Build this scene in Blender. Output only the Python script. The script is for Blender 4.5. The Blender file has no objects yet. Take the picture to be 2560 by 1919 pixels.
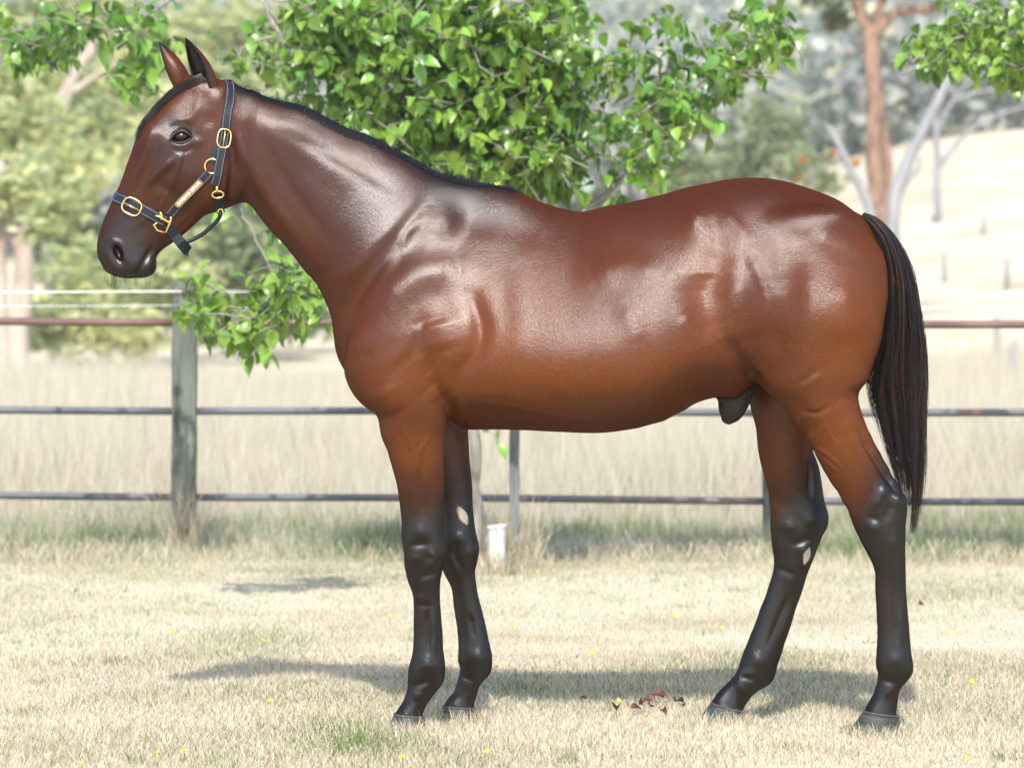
import bpy, bmesh, math, random
import numpy as np
from mathutils import Vector, Matrix, noise
from mathutils.bvhtree import BVHTree

scene = bpy.context.scene
C = scene.collection
random.seed(7)
RNG = np.random.default_rng(11)

# ------------------------------------------------------------------ camera
FPX, CX, HY, CAMH = 9000.0, 1280.0, 732.0, 1.25   # focal length in photo pixels, optical centre, horizon row, eye height
cam_d = bpy.data.cameras.new('camera')
cam = bpy.data.objects.new('camera', cam_d); C.objects.link(cam)
cam.location = (0, 0, CAMH); cam.rotation_euler = (math.radians(90), 0, 0)
cam_d.sensor_width = 36.0; cam_d.lens = FPX / 2560 * 36.0
cam_d.shift_y = -(959.5 - HY) / 2560
cam_d.clip_start = 0.1; cam_d.clip_end = 3000
cam_d.dof.use_dof = True; cam_d.dof.focus_distance = 10.28
cam_d.dof.aperture_fstop = cam_d.lens / 1000 / 0.027
scene.camera = cam

# ------------------------------------------------------------------ sky, sun, exposure
SUN_EL, SUN_AZ = math.radians(48), math.radians(4)      # high, behind the camera and a touch to the left
world = bpy.data.worlds.new('World'); scene.world = world; world.use_nodes = True
nt = world.node_tree
bg = nt.nodes['Background']; sky = nt.nodes.new('ShaderNodeTexSky')
sky.sky_type = 'NISHITA'; sky.sun_disc = False
sky.sun_elevation = SUN_EL; sky.sun_rotation = math.radians(180) + SUN_AZ
sky.air_density = 1.0; sky.dust_density = 1.5; sky.ozone_density = 1.0
nt.links.new(sky.outputs[0], bg.inputs[0]); bg.inputs[1].default_value = 0.15
sun_d = bpy.data.lights.new('sun', 'SUN'); sun_d.energy = 3.0; sun_d.angle = math.radians(0.53); sun_d.color = (1.0, 0.965, 0.91)
sun = bpy.data.objects.new('sun', sun_d); C.objects.link(sun)
to_sun = Vector((-math.sin(SUN_AZ) * math.cos(SUN_EL), -math.cos(SUN_AZ) * math.cos(SUN_EL), math.sin(SUN_EL)))
sun.rotation_euler = to_sun.to_track_quat('Z', 'Y').to_euler(); sun.location = (-3, -6, 14)
vs = scene.view_settings
vs.view_transform = 'Standard'; vs.look = 'None'; vs.gamma = 1.0; vs.use_curve_mapping = False
vs.exposure = 1.3
scene.render.engine = 'CYCLES'
scene.cycles.use_denoising = True
scene.cycles.max_bounces = 6; scene.cycles.transparent_max_bounces = 8
scene.cycles.sample_clamp_indirect = 6.0

# ------------------------------------------------------------------ helpers
def tag(o, label=None, cat=None, group=None, kind=None):
    if label: o['label'] = label
    if cat: o['category'] = cat
    if group: o['group'] = group
    if kind: o['kind'] = kind
    return o
def empty(name, loc=(0, 0, 0)):
    o = bpy.data.objects.new(name, None); o.empty_display_size = 0.1; C.objects.link(o); o.location = loc
    return o
def link(name, me, mat=None, parent=None, smooth=True):
    o = bpy.data.objects.new(name, me); C.objects.link(o)
    if mat and not me.materials: me.materials.append(mat)
    if smooth and len(me.polygons): me.polygons.foreach_set('use_smooth', np.ones(len(me.polygons), bool))
    if parent:
        o.parent = parent
        o.matrix_parent_inverse = Matrix.Translation(parent.location).inverted()
    return o
def np_mesh(name, V, F, attrs=None, mats=None):
    """V (n,3), F (m,k) arrays -> mesh; attrs: dict of per-vertex RGBA colour arrays"""
    me = bpy.data.meshes.new(name)
    V = np.ascontiguousarray(V, np.float32); F = np.ascontiguousarray(F, np.int32)
    k = F.shape[1]
    me.vertices.add(len(V)); me.vertices.foreach_set('co', V.ravel())
    me.loops.add(F.size); me.loops.foreach_set('vertex_index', F.ravel())
    me.polygons.add(len(F))
    me.polygons.foreach_set('loop_start', np.arange(0, F.size, k, dtype=np.int32))
    me.polygons.foreach_set('loop_total', np.full(len(F), k, np.int32))
    me.update(calc_edges=True)
    for an, col in (attrs or {}).items():
        a = me.color_attributes.new(an, 'FLOAT_COLOR', 'POINT')
        c = np.ones((len(V), 4), np.float32); c[:, :col.shape[1]] = col
        a.data.foreach_set('color', c.ravel())
    for m in (mats or []): me.materials.append(m)
    return me
def py_mesh(name, V, F):
    me = bpy.data.meshes.new(name); me.from_pydata([tuple(v) for v in V], [], F); me.update(); return me
def wpt(px, py, Y):
    """a photo pixel at distance Y, as a place in the world"""
    return Vector(((px - CX) * Y / FPX, Y, CAMH - (py - HY) * Y / FPX))
def material(name, rough=0.6, spec=0.5):
    m = bpy.data.materials.new(name); m.use_nodes = True
    b = m.node_tree.nodes['Principled BSDF']
    b.inputs['Roughness'].default_value = rough; b.inputs['Specular IOR Level'].default_value = spec
    return m, m.node_tree, b
def nd(nt, kind, **kw):
    n = nt.nodes.new(kind)
    for k, v in kw.items():
        if k in n.inputs: n.inputs[k].default_value = v
        else: setattr(n, k, v)
    return n
def ramp(nt, fac, stops):
    r = nt.nodes.new('ShaderNodeValToRGB'); e = r.color_ramp.elements
    while len(e) < len(stops): e.new(0.5)
    for el, (p, c) in zip(e, stops): el.position = p; el.color = (*c, 1)
    nt.links.new(fac, r.inputs[0]); return r.outputs[0]
def noisy(name, stops, scale=8.0, rough=0.7, spec=0.4, bump=0.3, dist=0.004, detail=6.0, stretch=(1, 1, 1), metallic=0.0):
    m, nt, b = material(name, rough, spec)
    tc = nd(nt, 'ShaderNodeTexCoord'); mp = nd(nt, 'ShaderNodeMapping'); mp.inputs['Scale'].default_value = stretch
    nz = nd(nt, 'ShaderNodeTexNoise', Scale=scale, Detail=detail, Roughness=0.65)
    nt.links.new(tc.outputs['Object'], mp.inputs[0]); nt.links.new(mp.outputs[0], nz.inputs['Vector'])
    nt.links.new(ramp(nt, nz.outputs['Fac'], stops), b.inputs['Base Color'])
    bp = nd(nt, 'ShaderNodeBump', Strength=bump, Distance=dist)
    nt.links.new(nz.outputs['Fac'], bp.inputs['Height']); nt.links.new(bp.outputs[0], b.inputs['Normal'])
    b.inputs['Metallic'].default_value = metallic
    return m
def tube(path, radii, n=8, caps=True):
    """verts and quads/ngons of a tube along points"""
    P = [Vector(p) for p in path]; V = []; F = []
    up = Vector((0, 0, 1))
    for i, p in enumerate(P):
        t = (P[min(i + 1, len(P) - 1)] - P[max(i - 1, 0)]).normalized()
        if i == 0:
            a = t.cross(up if abs(t.z) < 0.9 else Vector((1, 0, 0))).normalized()
        else:
            a = (a - t * a.dot(t)).normalized()
        b = t.cross(a); r = radii[i] if hasattr(radii, '__len__') else radii
        for k in range(n):
            an = 2 * math.pi * k / n
            V.append(p + (a * math.cos(an) + b * math.sin(an)) * r)
    for i in range(len(P) - 1):
        for k in range(n):
            F.append((i * n + k, i * n + (k + 1) % n, (i + 1) * n + (k + 1) % n, (i + 1) * n + k))
    if caps:
        F.append(tuple(range(n - 1, -1, -1))); F.append(tuple((len(P) - 1) * n + k for k in range(n)))
    return V, F
class MB:
    def __init__(s): s.V = []; s.F = []
    def add(s, VF):
        o = len(s.V); s.V += [tuple(v) for v in VF[0]]; s.F += [tuple(i + o for i in f) for f in VF[1]]; return s
    def build(s, name, mat, parent=None, smooth=True):
        return link(name, py_mesh(name, s.V, s.F), mat, parent, smooth)
# ------------------------------------------------------------------ the ground and the hills
def s_(t, a, b):
    t = np.clip((np.asarray(t, float) - a) / (b - a), 0, 1); return t * t * (3 - 2 * t)
def ground_z(X, Y):
    X = np.asarray(X, float); Y = np.asarray(Y, float); q = X / np.maximum(Y, 5)
    hill = 5.0 * s_(Y, 26, 150) * s_(q, -.03, .15)                      # pale paddock rising on the right
    far = 62 * s_(Y, 120, 460) * (0.9 + .12 * np.sin(X * .012 + 1)) + 2.0 * s_(Y, 60, 140)
    und = .18 * np.sin(X * .21 + .7) * np.sin(Y * .13) * s_(Y, 19, 40)
    return hill + far + und
def gz(X, Y): return float(ground_z(X, Y))
gx = np.concatenate([np.linspace(-260, -20, 40), np.linspace(-19, 19, 77), np.linspace(20, 260, 40)]); gy = np.concatenate([np.linspace(-30, 8, 12), np.linspace(8.5, 20, 40), np.geomspace(20.5, 520, 110)])
GX, GY = np.meshgrid(gx, gy, indexing='ij'); GZ = ground_z(GX, GY)
n_, m_ = GX.shape; ii, jj = np.meshgrid(np.arange(n_ - 1), np.arange(m_ - 1), indexing='ij'); a = ii * m_ + jj
m_ground, nt_, b_ = material('dry_ground', .95, .1)
tc = nd(nt_, 'ShaderNodeTexCoord'); n1_ = nd(nt_, 'ShaderNodeTexNoise', Scale=.9, Detail=8.0, Roughness=.65); n2_ = nd(nt_, 'ShaderNodeTexNoise', Scale=55.0, Detail=4.0)
nt_.links.new(tc.outputs['Object'], n1_.inputs['Vector']); nt_.links.new(tc.outputs['Object'], n2_.inputs['Vector'])
c1 = ramp(nt_, n1_.outputs['Fac'], [(.30, (.38, .35, .22)), (.46, (.53, .465, .345)), (.62, (.60, .535, .42)), (.80, (.45, .38, .26))])
c2 = ramp(nt_, n2_.outputs['Fac'], [(.3, (.62, .62, .62)), (.7, (1.1, 1.1, 1.1))])
n3_ = nd(nt_, 'ShaderNodeTexNoise', Scale=.16, Detail=7.0, Roughness=.7); nt_.links.new(tc.outputs['Object'], n3_.inputs['Vector'])
mx0 = nd(nt_, 'ShaderNodeMix', data_type='RGBA', blend_type='MULTIPLY'); mx0.inputs[0].default_value = 1.0
nt_.links.new(c1, mx0.inputs[6]); nt_.links.new(ramp(nt_, n3_.outputs['Fac'], [(.32, (.62, .60, .50)), (.46, (.95, .94, .9)), (.6, (1.05, 1.05, 1.05)), (.74, (.78, .70, .6))]), mx0.inputs[7]); c1 = mx0.outputs[2]
mx = nd(nt_, 'ShaderNodeMix', data_type='RGBA', blend_type='MULTIPLY'); mx.inputs[0].default_value = 1.0
nt_.links.new(c1, mx.inputs[6]); nt_.links.new(c2, mx.inputs[7]); nt_.links.new(mx.outputs[2], b_.inputs['Base Color'])
bp = nd(nt_, 'ShaderNodeBump', Strength=.5, Distance=.02); nt_.links.new(n2_.outputs['Fac'], bp.inputs['Height']); nt_.links.new(bp.outputs[0], b_.inputs['Normal'])
tag(link('ground', np_mesh('ground', np.stack([GX, GY, GZ], -1).reshape(-1, 3), np.stack([a, a + m_, a + m_ + 1, a + 1], -1).reshape(-1, 4)), m_ground), kind='structure')

# ------------------------------------------------------------------ foliage helpers
def leaf_material(name, stops, rough=.45, trans=.35, spec=.4, scale=3.0):
    m, nt, b = material(name, rough, spec)
    at = nd(nt, 'ShaderNodeVertexColor', layer_name='tint'); out = nt.nodes['Material Output']
    gi = nd(nt, 'ShaderNodeObjectInfo'); nz = nd(nt, 'ShaderNodeTexNoise', Scale=scale, Detail=3.0); tc = nd(nt, 'ShaderNodeTexCoord')
    nt.links.new(tc.outputs['Object'], nz.inputs['Vector'])
    c = ramp(nt, nz.outputs['Fac'], stops)
    mx = nd(nt, 'ShaderNodeMix', data_type='RGBA', blend_type='MULTIPLY'); mx.inputs[0].default_value = 1.0
    nt.links.new(c, mx.inputs[6]); nt.links.new(at.outputs[0], mx.inputs[7]); nt.links.new(mx.outputs[2], b.inputs['Base Color'])
    tr = nd(nt, 'ShaderNodeBsdfTranslucent'); nt.links.new(mx.outputs[2], tr.inputs[0]); ms = nd(nt, 'ShaderNodeMixShader'); ms.inputs[0].default_value = trans
    nt.links.new(b.outputs[0], ms.inputs[1]); nt.links.new(tr.outputs[0], ms.inputs[2]); nt.links.new(ms.outputs[0], out.inputs[0])
    return m
def leaf_cloud(blobs, size, tints, droop=.4, aspect=.42):
    """blobs: (centre, radii, count) -> quads (bent leaf sprays) with tint"""
    Vs = []; Fs = []; Ts = []; o = 0
    for c, r, n in blobs:
        d = RNG.normal(size=(n, 3)); d /= np.linalg.norm(d, axis=1)[:, None]
        rad = RNG.random(n) ** .45; lump = 1 + .35 * np.sin(d[:, 0] * 5 + c[0]) * np.sin(d[:, 2] * 6 + c[2]) + .2 * np.sin(d[:, 1] * 9)
        P = np.array(c) + d * (rad * lump)[:, None] * np.array(r)
        t = RNG.normal(size=(n, 3)); t[:, 2] = t[:, 2] * .6 - droop; t /= np.linalg.norm(t, axis=1)[:, None]
        u = np.cross(t, RNG.normal(size=(n, 3))); u /= np.linalg.norm(u, axis=1)[:, None]
        s = size * RNG.uniform(.6, 1.4, n)[:, None]
        q = np.stack([P - t * s, P + u * s * aspect, P + t * s, P - u * s * aspect], 1)
        Vs.append(q.reshape(-1, 3)); Fs.append(o + np.arange(4 * n).reshape(n, 4)); o += 4 * n
        ti = np.asarray(tints)[RNG.integers(0, len(tints), n)] * RNG.uniform(.75, 1.25, (n, 1)); Ts.append(np.repeat(ti, 4, 0))
    return np.concatenate(Vs), np.concatenate(Fs), np.concatenate(Ts)
def limb(mb, pts, r0, r1, n=9, sub=5, wob=.0):
    P = catmull([tuple(p) for p in pts], sub); k = len(P)
    P = [Vector(p) + Vector((random.gauss(0, wob), random.gauss(0, wob), 0)) * (0 < i < k - 1) for i, p in enumerate(P)]
    mb.add(tube(P, [r0 + (r1 - r0) * i / (k - 1) for i in range(k)], n)); return P
# ------------------------------------------------------------------ the horse: one continuous skin
def y_mid(X): return 10.40 - 0.06 * (X - 0.3)
def hpt(px, py, y0=0.0):
    """photo pixel lying y0 metres off the horse's middle plane -> (X, Z)"""
    X = (px - CX) * 10.4 / FPX
    for _ in range(3): X = (px - CX) * (y_mid(X) + y0) / FPX
    return X, CAMH - (py - HY) * (y_mid(X) + y0) / FPX
GH = 0.005
GO = np.array([-1.275, -0.345, 0.0]); GN = np.array([488, 139, 384])
FLD = np.full(GN, 0.5, np.float32)
def catmull(A, sub):
    A = np.asarray(A, float); n = len(A); out = []
    for i in range(n - 1):
        p0, p1, p2, p3 = A[max(i - 1, 0)], A[i], A[i + 1], A[min(i + 2, n - 1)]
        for t in np.arange(sub) / sub:
            out.append(0.5 * (2 * p1 + (p2 - p0) * t + (2 * p0 - 5 * p1 + 4 * p2 - p3) * t * t + (3 * p1 - p0 - 3 * p2 + p3) * t ** 3))
    out.append(A[-1]); return np.array(out)
def smin(a, b, k):
    h = np.clip(0.5 + 0.5 * (b - a) / k, 0, 1); return b + (a - b) * h - k * h * (1 - h)
def loft(st, k=0.03, cap0=0.03, cap1=0.03, sub=30, blurs=14):
    """st rows: (front/top px, py, back/bottom px, py, half width m, lateral offset m, exponent, taper)"""
    rows = []
    for r in st:
        fx, fy, bx, by, b, y0 = r[:6]; n = r[6] if len(r) > 6 else 2.0; tp = r[7] if len(r) > 7 else 0.0
        f = hpt(fx, fy, y0); g = hpt(bx, by, y0)
        rows.append((f[0], f[1], g[0], g[1], b, y0, n, tp))
    S = catmull(rows, sub)
    c = (S[:, 0:2] + S[:, 2:4]) / 2; a = np.linalg.norm(S[:, 0:2] - S[:, 2:4], axis=1) / 2
    b, y0, n, tp = S[:, 4], S[:, 5], S[:, 6], S[:, 7]
    T = np.gradient(c, axis=0); T /= np.linalg.norm(T, axis=1)[:, None]
    N = np.stack([-T[:, 1], T[:, 0]], 1)
    fs = np.sign(((S[:, 0:2] - c) * N).sum(1)); N *= fs[:, None]             # +v is toward the front/top edge
    m = 0.05
    lo = np.array([(c[:, 0] - a).min() - cap0 - m, (y0 - b * 1.5).min() - m, (c[:, 1] - a).min() - cap0 - m])
    hi = np.array([(c[:, 0] + a).max() + cap1 + m, (y0 + b * 1.5).max() + m, (c[:, 1] + a).max() + cap1 + m])
    i0 = np.clip(((lo - GO) / GH).astype(int), 0, GN - 1); i1 = np.clip(((hi - GO) / GH).astype(int) + 1, 1, GN)
    xs = GO[0] + GH * np.arange(i0[0], i1[0]); ys = GO[1] + GH * np.arange(i0[1], i1[1]); zs = GO[2] + GH * np.arange(i0[2], i1[2])
    P = np.stack(np.meshgrid(xs, zs, indexing='ij'), -1).reshape(-1, 2)
    idx = np.empty(len(P), int)
    for s in range(0, len(P), 20000):
        q = P[s:s + 20000]
        idx[s:s + 20000] = (((q[:, None, :] - c[None]) ** 2).sum(2)).argmin(1)
    d = P - c[idx]
    t = (d * T[idx]).sum(1); v = (d * N[idx]).sum(1)
    ds = np.linalg.norm(np.diff(c, axis=0), axis=1).mean()
    fi = np.clip(idx + np.clip(t / ds, -.5, .5), 0, len(c) - 1); f0 = np.minimum(fi.astype(int), len(c) - 2); fr = fi - f0
    take = lambda w: w[f0] * (1 - fr) + w[f0 + 1] * fr
    t0 = np.where(idx == 0, np.clip(-t, 0, None) / cap0, 0); t1 = np.where(idx == len(c) - 1, np.clip(t, 0, None) / cap1, 0)
    inner = (idx > 0) & (idx < len(c) - 1)
    tt = t0 + t1
    sh = (len(xs), 1, len(zs))
    g = lambda w: w.reshape(sh).astype(np.float32)
    def blur(w, it=blurs):
        w = w.reshape(len(xs), len(zs))
        for _ in range(it):
            for ax in (0, 1):
                p = np.pad(w, [(1, 1) if j == ax else (0, 0) for j in (0, 1)], mode='edge')
                w = (p[:-2] + 2 * p[1:-1] + p[2:]) / 4 if ax == 0 else (p[:, :-2] + 2 * p[:, 1:-1] + p[:, 2:]) / 4
        return w
    V_, A_, B_, Y_, E_, TP, TT = g(v), g(blur(take(a))), g(blur(take(b))), g(blur(take(y0))), g(blur(take(n))), g(blur(take(tp))), g(tt)
    u = V_ / A_
    B2 = B_ * np.clip(1 + TP * np.clip(u, -1.2, 1.2), 0.15, 3)
    y = ys.reshape(1, -1, 1).astype(np.float32) - Y_
    q = (np.abs(u) ** E_ + np.abs(y / B2) ** E_ + np.abs(TT) ** E_) ** (1 / E_)
    r = np.sqrt(V_ ** 2 + y ** 2 + (TT * np.float32(0.04)) ** 2)
    D = np.where(q < 0.2, -0.8 * np.minimum(A_, B_), r * (1 - 1 / np.maximum(q, 0.05)))
    sl = tuple(slice(i0[j], i1[j]) for j in range(3))
    FLD[sl] = smin(FLD[sl], D.astype(np.float32), np.float32(k))
def ball(px, py, y, rx, ry, rz, ang=0.0, k=0.02, carve=False, both=False):
    """ellipsoid: radii in metres (along, across, up), ang degrees in the side view"""
    for s in ((1, -1) if both else (1,)):
        X, Z = hpt(px, py, y * s); c = np.array([X, y * s, Z]); R = max(rx, ry, rz) + 0.05
        i0 = np.clip(((c - R - GO) / GH).astype(int), 0, GN - 1); i1 = np.clip(((c + R - GO) / GH).astype(int) + 1, 1, GN)
        ax = [GO[j] + GH * np.arange(i0[j], i1[j]) - c[j] for j in range(3)]
        gx, gy, gz = np.meshgrid(*ax, indexing='ij')
        ca, sa = math.cos(math.radians(ang)), math.sin(math.radians(ang))
        u, w = gx * ca + gz * sa, -gx * sa + gz * ca
        q = np.sqrt((u / rx) ** 2 + (gy / ry) ** 2 + (w / rz) ** 2); r = np.sqrt(gx ** 2 + gy ** 2 + gz ** 2)
        D = np.where(q < 0.1, -min(rx, ry, rz), r * (1 - 1 / np.maximum(q, 0.05)))
        sl = tuple(slice(i0[j], i1[j]) for j in range(3))
        if carve: FLD[sl] = -smin(-FLD[sl], D.astype(np.float32), np.float32(k))
        else: FLD[sl] = smin(FLD[sl], D.astype(np.float32), np.float32(k))

# trunk: top and bottom of the outline, half width
loft([(935, 640, 930, 1020, .155, 0, 2.1, -.15), (1050, 470, 1045, 1068, .205, 0, 2.05, -.52), (1200, 463, 1200, 1076, .235, 0, 2.05, -.58),
      (1350, 506, 1350, 1077, .265, 0, 2.05, -.52), (1450, 528, 1450, 1082, .284, 0, 2.05, -.47), (1580, 507, 1580, 1078, .292, 0, 2.05, -.43),
      (1700, 476, 1690, 1036, .275, 0, 2.05, -.36), (1800, 452, 1775, 982, .260, 0, 2.05, -.30), (1900, 445, 1860, 940, .252, 0, 2.05, -.32),
      (2000, 463, 1965, 925, .237, 0, 2.05, -.32), (2090, 502, 2070, 900, .20, 0, 2.05, -.2), (2150, 546, 2125, 860, .15, 0, 2.0, -.1)], k=.03, cap0=.112, cap1=.065, blurs=40)
# neck: crest and underside
loft([(500, 200, 530, 440, .06, -.014, 2, 0), (555, 196, 562, 500, .068, -.012, 2, -.05), (605, 216, 592, 514, .075, -.01, 2, -.15), (672, 240, 625, 526, .078, -.006, 2, -.25), (770, 264, 676, 576, .083, 0, 2, -.26),
      (851, 305, 722, 628, .094, 0, 2, -.30), (940, 343, 765, 682, .112, 0, 2, -.30), (1038, 397, 803, 738, .138, 0, 2, -.30),
      (1120, 440, 828, 810, .155, 0, 2, -.30), (1200, 490, 870, 890, .14, 0, 2, -.38), (1250, 560, 940, 930, .11, 0, 2, -.2)], k=.05, cap0=.03, cap1=.06)
# head: face line and jaw line
loft([(500, 183, 590, 380, .068, -.012, 2.2, .0), (445, 205, 592, 450, .080, -.016, 2.3, .05), (395, 253, 575, 515, .090, -.02, 2.4, .08), (356, 305, 540, 535, .092, -.024, 2.5, .12),
      (336, 360, 497, 553, .080, -.03, 2.4, .16), (314, 425, 459, 588, .062, -.036, 2.3, .15), (292, 477, 428, 613, .052, -.042, 2.3, .08), (272, 522, 404, 634, .049, -.046, 2.3, 0),
      (253, 572, 392, 655, .050, -.05, 2.3, 0), (242, 618, 388, 672, .051, -.054, 2.3, -.05), (252, 652, 382, 682, .045, -.056, 2.2, -.05)], k=.045, cap0=.05, cap1=.028)
ball(362, 660, -.056, .036, .036, .032, 0, k=.02)                   # chin and lower lip
ball(556, 470, -.018, .075, .074, .085, 30, k=.03)                  # round of the jaw
# fore legs
NFORE = [(1040, 570, 1150, 640, .05, -.085), (935, 690, 1160, 780, .085, -.115), (866, 820, 1160, 880, .100, -.138), (885, 940, 1138, 960, .100, -.140), (937, 1030, 1126, 1012, .085, -.138),
         (953, 1092, 1113, 1082, .068, -.135), (978, 1161, 1110, 1156, .056, -.13), (990, 1203, 1111, 1200, .049, -.128), (998, 1250, 1110, 1250, .043, -.126), (1003, 1300, 1109, 1298, .043, -.124, 2.3),
         (1005, 1341, 1110, 1340, .046, -.122, 2.4), (1009, 1378, 1116, 1380, .045, -.121, 2.4), (1012, 1415, 1111, 1411, .041, -.12, 2.3), (1021, 1452, 1102, 1450, .034, -.12, 2.2), (1031, 1485, 1100, 1485, .029, -.119),
         (1034, 1530, 1102, 1530, .027, -.118), (1034, 1580, 1106, 1580, .027, -.117), (1032, 1620, 1109, 1620, .031, -.116), (1024, 1655, 1113, 1657, .036, -.115), (1019, 1690, 1112, 1690, .036, -.115), (1016, 1722, 1094, 1724, .031, -.115),
         (1006, 1752, 1074, 1750, .030, -.115), (992, 1774, 1060, 1780, .036, -.115), (982, 1790, 1060, 1800, .040, -.115)]
FFORE = [(1040, 570, 1150, 640, .05, .085), (935, 690, 1160, 780, .085, .115), (866, 820, 1160, 880, .100, .138), (900, 940, 1150, 960, .100, .140), (975, 1030, 1168, 1030, .085, .135),
         (1010, 1092, 1172, 1085, .068, .13), (1040, 1161, 1176, 1160, .056, .125), (1060, 1203, 1180, 1203, .049, .122), (1080, 1250, 1182, 1250, .043, .12), (1090, 1300, 1186, 1298, .043, .118, 2.3),
         (1093, 1336, 1192, 1338, .046, .116, 2.4), (1096, 1366, 1198, 1367, .045, .115, 2.4), (1100, 1400, 1195, 1396, .041, .115, 2.3), (1111, 1436, 1189, 1430, .034, .115, 2.2), (1128, 1472, 1191, 1468, .029, .114),
         (1135, 1520, 1203, 1512, .027, .113), (1142, 1570, 1216, 1567, .027, .112), (1146, 1612, 1225, 1610, .031, .112), (1146, 1648, 1231, 1645, .036, .112), (1147, 1680, 1228, 1682, .036, .112), (1140, 1708, 1208, 1703, .031, .112),
         (1128, 1734, 1193, 1736, .030, .112), (1114, 1754, 1187, 1760, .036, .112), (1107, 1768, 1190, 1776, .040, .112)]
NHIND = [(1860, 580, 2160, 590, .075, -.125), (1820, 690, 2216, 690, .105, -.132), (1822, 800, 2213, 785, .122, -.142), (1864, 900, 2192, 882, .108, -.142), (1912, 962, 2168, 950, .10, -.142), (1943, 1008, 2155, 1000, .088, -.143),
         (1990, 1060, 2163, 1050, .074, -.144), (2032, 1122, 2190, 1110, .063, -.145), (2070, 1193, 2230, 1180, .051, -.145), (2100, 1240, 2262, 1234, .045, -.145), (2122, 1285, 2268, 1272, .046, -.145, 2.2), (2142, 1330, 2265, 1325, .044, -.145, 2.2),
         (2163, 1374, 2264, 1372, .039, -.145, 2.2), (2180, 1412, 2264, 1412, .034, -.145), (2187, 1452, 2264, 1452, .029, -.145), (2190, 1510, 2268, 1510, .028, -.145), (2193, 1575, 2274, 1575, .029, -.145), (2192, 1625, 2278, 1625, .033, -.145),
         (2190, 1660, 2282, 1662, .037, -.145), (2194, 1692, 2275, 1694, .037, -.145), (2189, 1718, 2254, 1722, .031, -.145), (2178, 1745, 2246, 1752, .031, -.145), (2164, 1768, 2243, 1778, .037, -.145), (2156, 1783, 2246, 1794, .041, -.145)]
FHIND = [(1860, 580, 2160, 590, .075, .125), (1820, 690, 2210, 690, .105, .135), (1822, 800, 2200, 785, .115, .14), (1840, 908, 2150, 885, .11, .14), (1856, 962, 2100, 955, .10, .138), (1873, 1015, 2060, 1005, .088, .136),
         (1889, 1070, 2045, 1065, .074, .134), (1897, 1130, 2042, 1130, .063, .133), (1910, 1190, 2053, 1190, .051, .132), (1921, 1238, 2062, 1240, .045, .131), (1926, 1285, 2073, 1290, .046, .131, 2.2), (1927, 1330, 2062, 1333, .044, .131, 2.2),
         (1931, 1378, 2040, 1384, .039, .131, 2.2), (1931, 1424, 2022, 1428, .034, .131), (1922, 1462, 2008, 1474, .029, .131), (1897, 1530, 1988, 1530, .028, .131), (1876, 1585, 1970, 1588, .029, .131), (1858, 1630, 1955, 1636, .033, .131),
         (1846, 1670, 1938, 1682, .037, .131), (1836, 1692, 1918, 1712, .037, .131), (1815, 1718, 1888, 1734, .031, .131), (1793, 1738, 1868, 1758, .031, .131), (1781, 1752, 1863, 1772, .037, .131), (1772, 1764, 1866, 1786, .041, .131)]
for L, kk in ((NFORE, .034), (FFORE, .034), (NHIND, .022), (FHIND, .022)): loft(L, k=kk, cap0=.08, cap1=.012)
# flat of the buttock, breast muscle, elbow, stifle, sheath
loft([(1818, 955, 1884, 975, .032, 0), (1809, 990, 1876, 1004, .030, 0), (1805, 1020, 1862, 1030, .026, 0), (1806, 1044, 1844, 1050, .018, 0), (1812, 1062, 1826, 1066, .008, 0)], k=.012, cap0=.02, cap1=.006, blurs=3)

# eye sockets, nostrils
ball(452, 338, -.112, .030, .030, .020, 20, k=.012, carve=True)
ball(452, 338, .075, .030, .030, .020, 20, k=.012, carve=True)
ball(289, 634, -.110, .016, .030, .027, 20, k=.014, carve=True)
ball(280, 640, -.004, .013, .028, .024, 25, k=.014, carve=True)

def surface_nets(F):
    ins = F < 0
    s8 = sum(ins[i:i + F.shape[0] - 1, j:j + F.shape[1] - 1, k:k + F.shape[2] - 1].astype(np.uint8) for i in (0, 1) for j in (0, 1) for k in (0, 1))
    cells = np.argwhere((s8 > 0) & (s8 < 8))
    cid = np.full(s8.shape, -1, np.int32); cid[tuple(cells.T)] = np.arange(len(cells))
    acc = np.zeros((len(cells), 3)); cnt = np.zeros(len(cells))
    for ax in range(3):
        o1, o2 = [a for a in range(3) if a != ax]
        for p in (0, 1):
            for q in (0, 1):
                c0 = cells.copy(); c0[:, o1] += p; c0[:, o2] += q; c1 = c0.copy(); c1[:, ax] += 1
                f0 = F[tuple(c0.T)]; f1 = F[tuple(c1.T)]; m = (f0 < 0) != (f1 < 0)
                t = f0[m] / (f0[m] - f1[m]); pt = c0[m].astype(float); pt[:, ax] += t
                acc[m] += pt; cnt[m] += 1
    V = acc / cnt[:, None]
    Q = []
    for ax in range(3):
        o1, o2 = (ax + 1) % 3, (ax + 2) % 3
        a = np.moveaxis(ins, ax, 0)
        e = np.argwhere(np.moveaxis(a[:-1] != a[1:], 0, ax))
        e = e[(e[:, o1] > 0) & (e[:, o2] > 0) & (e[:, o1] < F.shape[o1] - 1) & (e[:, o2] < F.shape[o2] - 1)]
        def cell(d1, d2):
            c = e.copy(); c[:, o1] -= d1; c[:, o2] -= d2; return cid[tuple(c.T)]
        q = np.stack([cell(1, 1), cell(0, 1), cell(0, 0), cell(1, 0)], 1)
        flip = ~ins[tuple(e.T)]; q[flip] = q[flip][:, ::-1]; Q.append(q)
    Q = np.concatenate(Q); Q = Q[(Q >= 0).all(1)]
    return V, Q
HV, HQ = surface_nets(FLD)
HV = GO + HV * GH
def edges_of(Q):
    E = np.concatenate([Q[:, [i, (i + 1) % Q.shape[1]]] for i in range(Q.shape[1])]); E.sort(axis=1); return np.unique(E, axis=0)
HE = edges_of(HQ)
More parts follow.
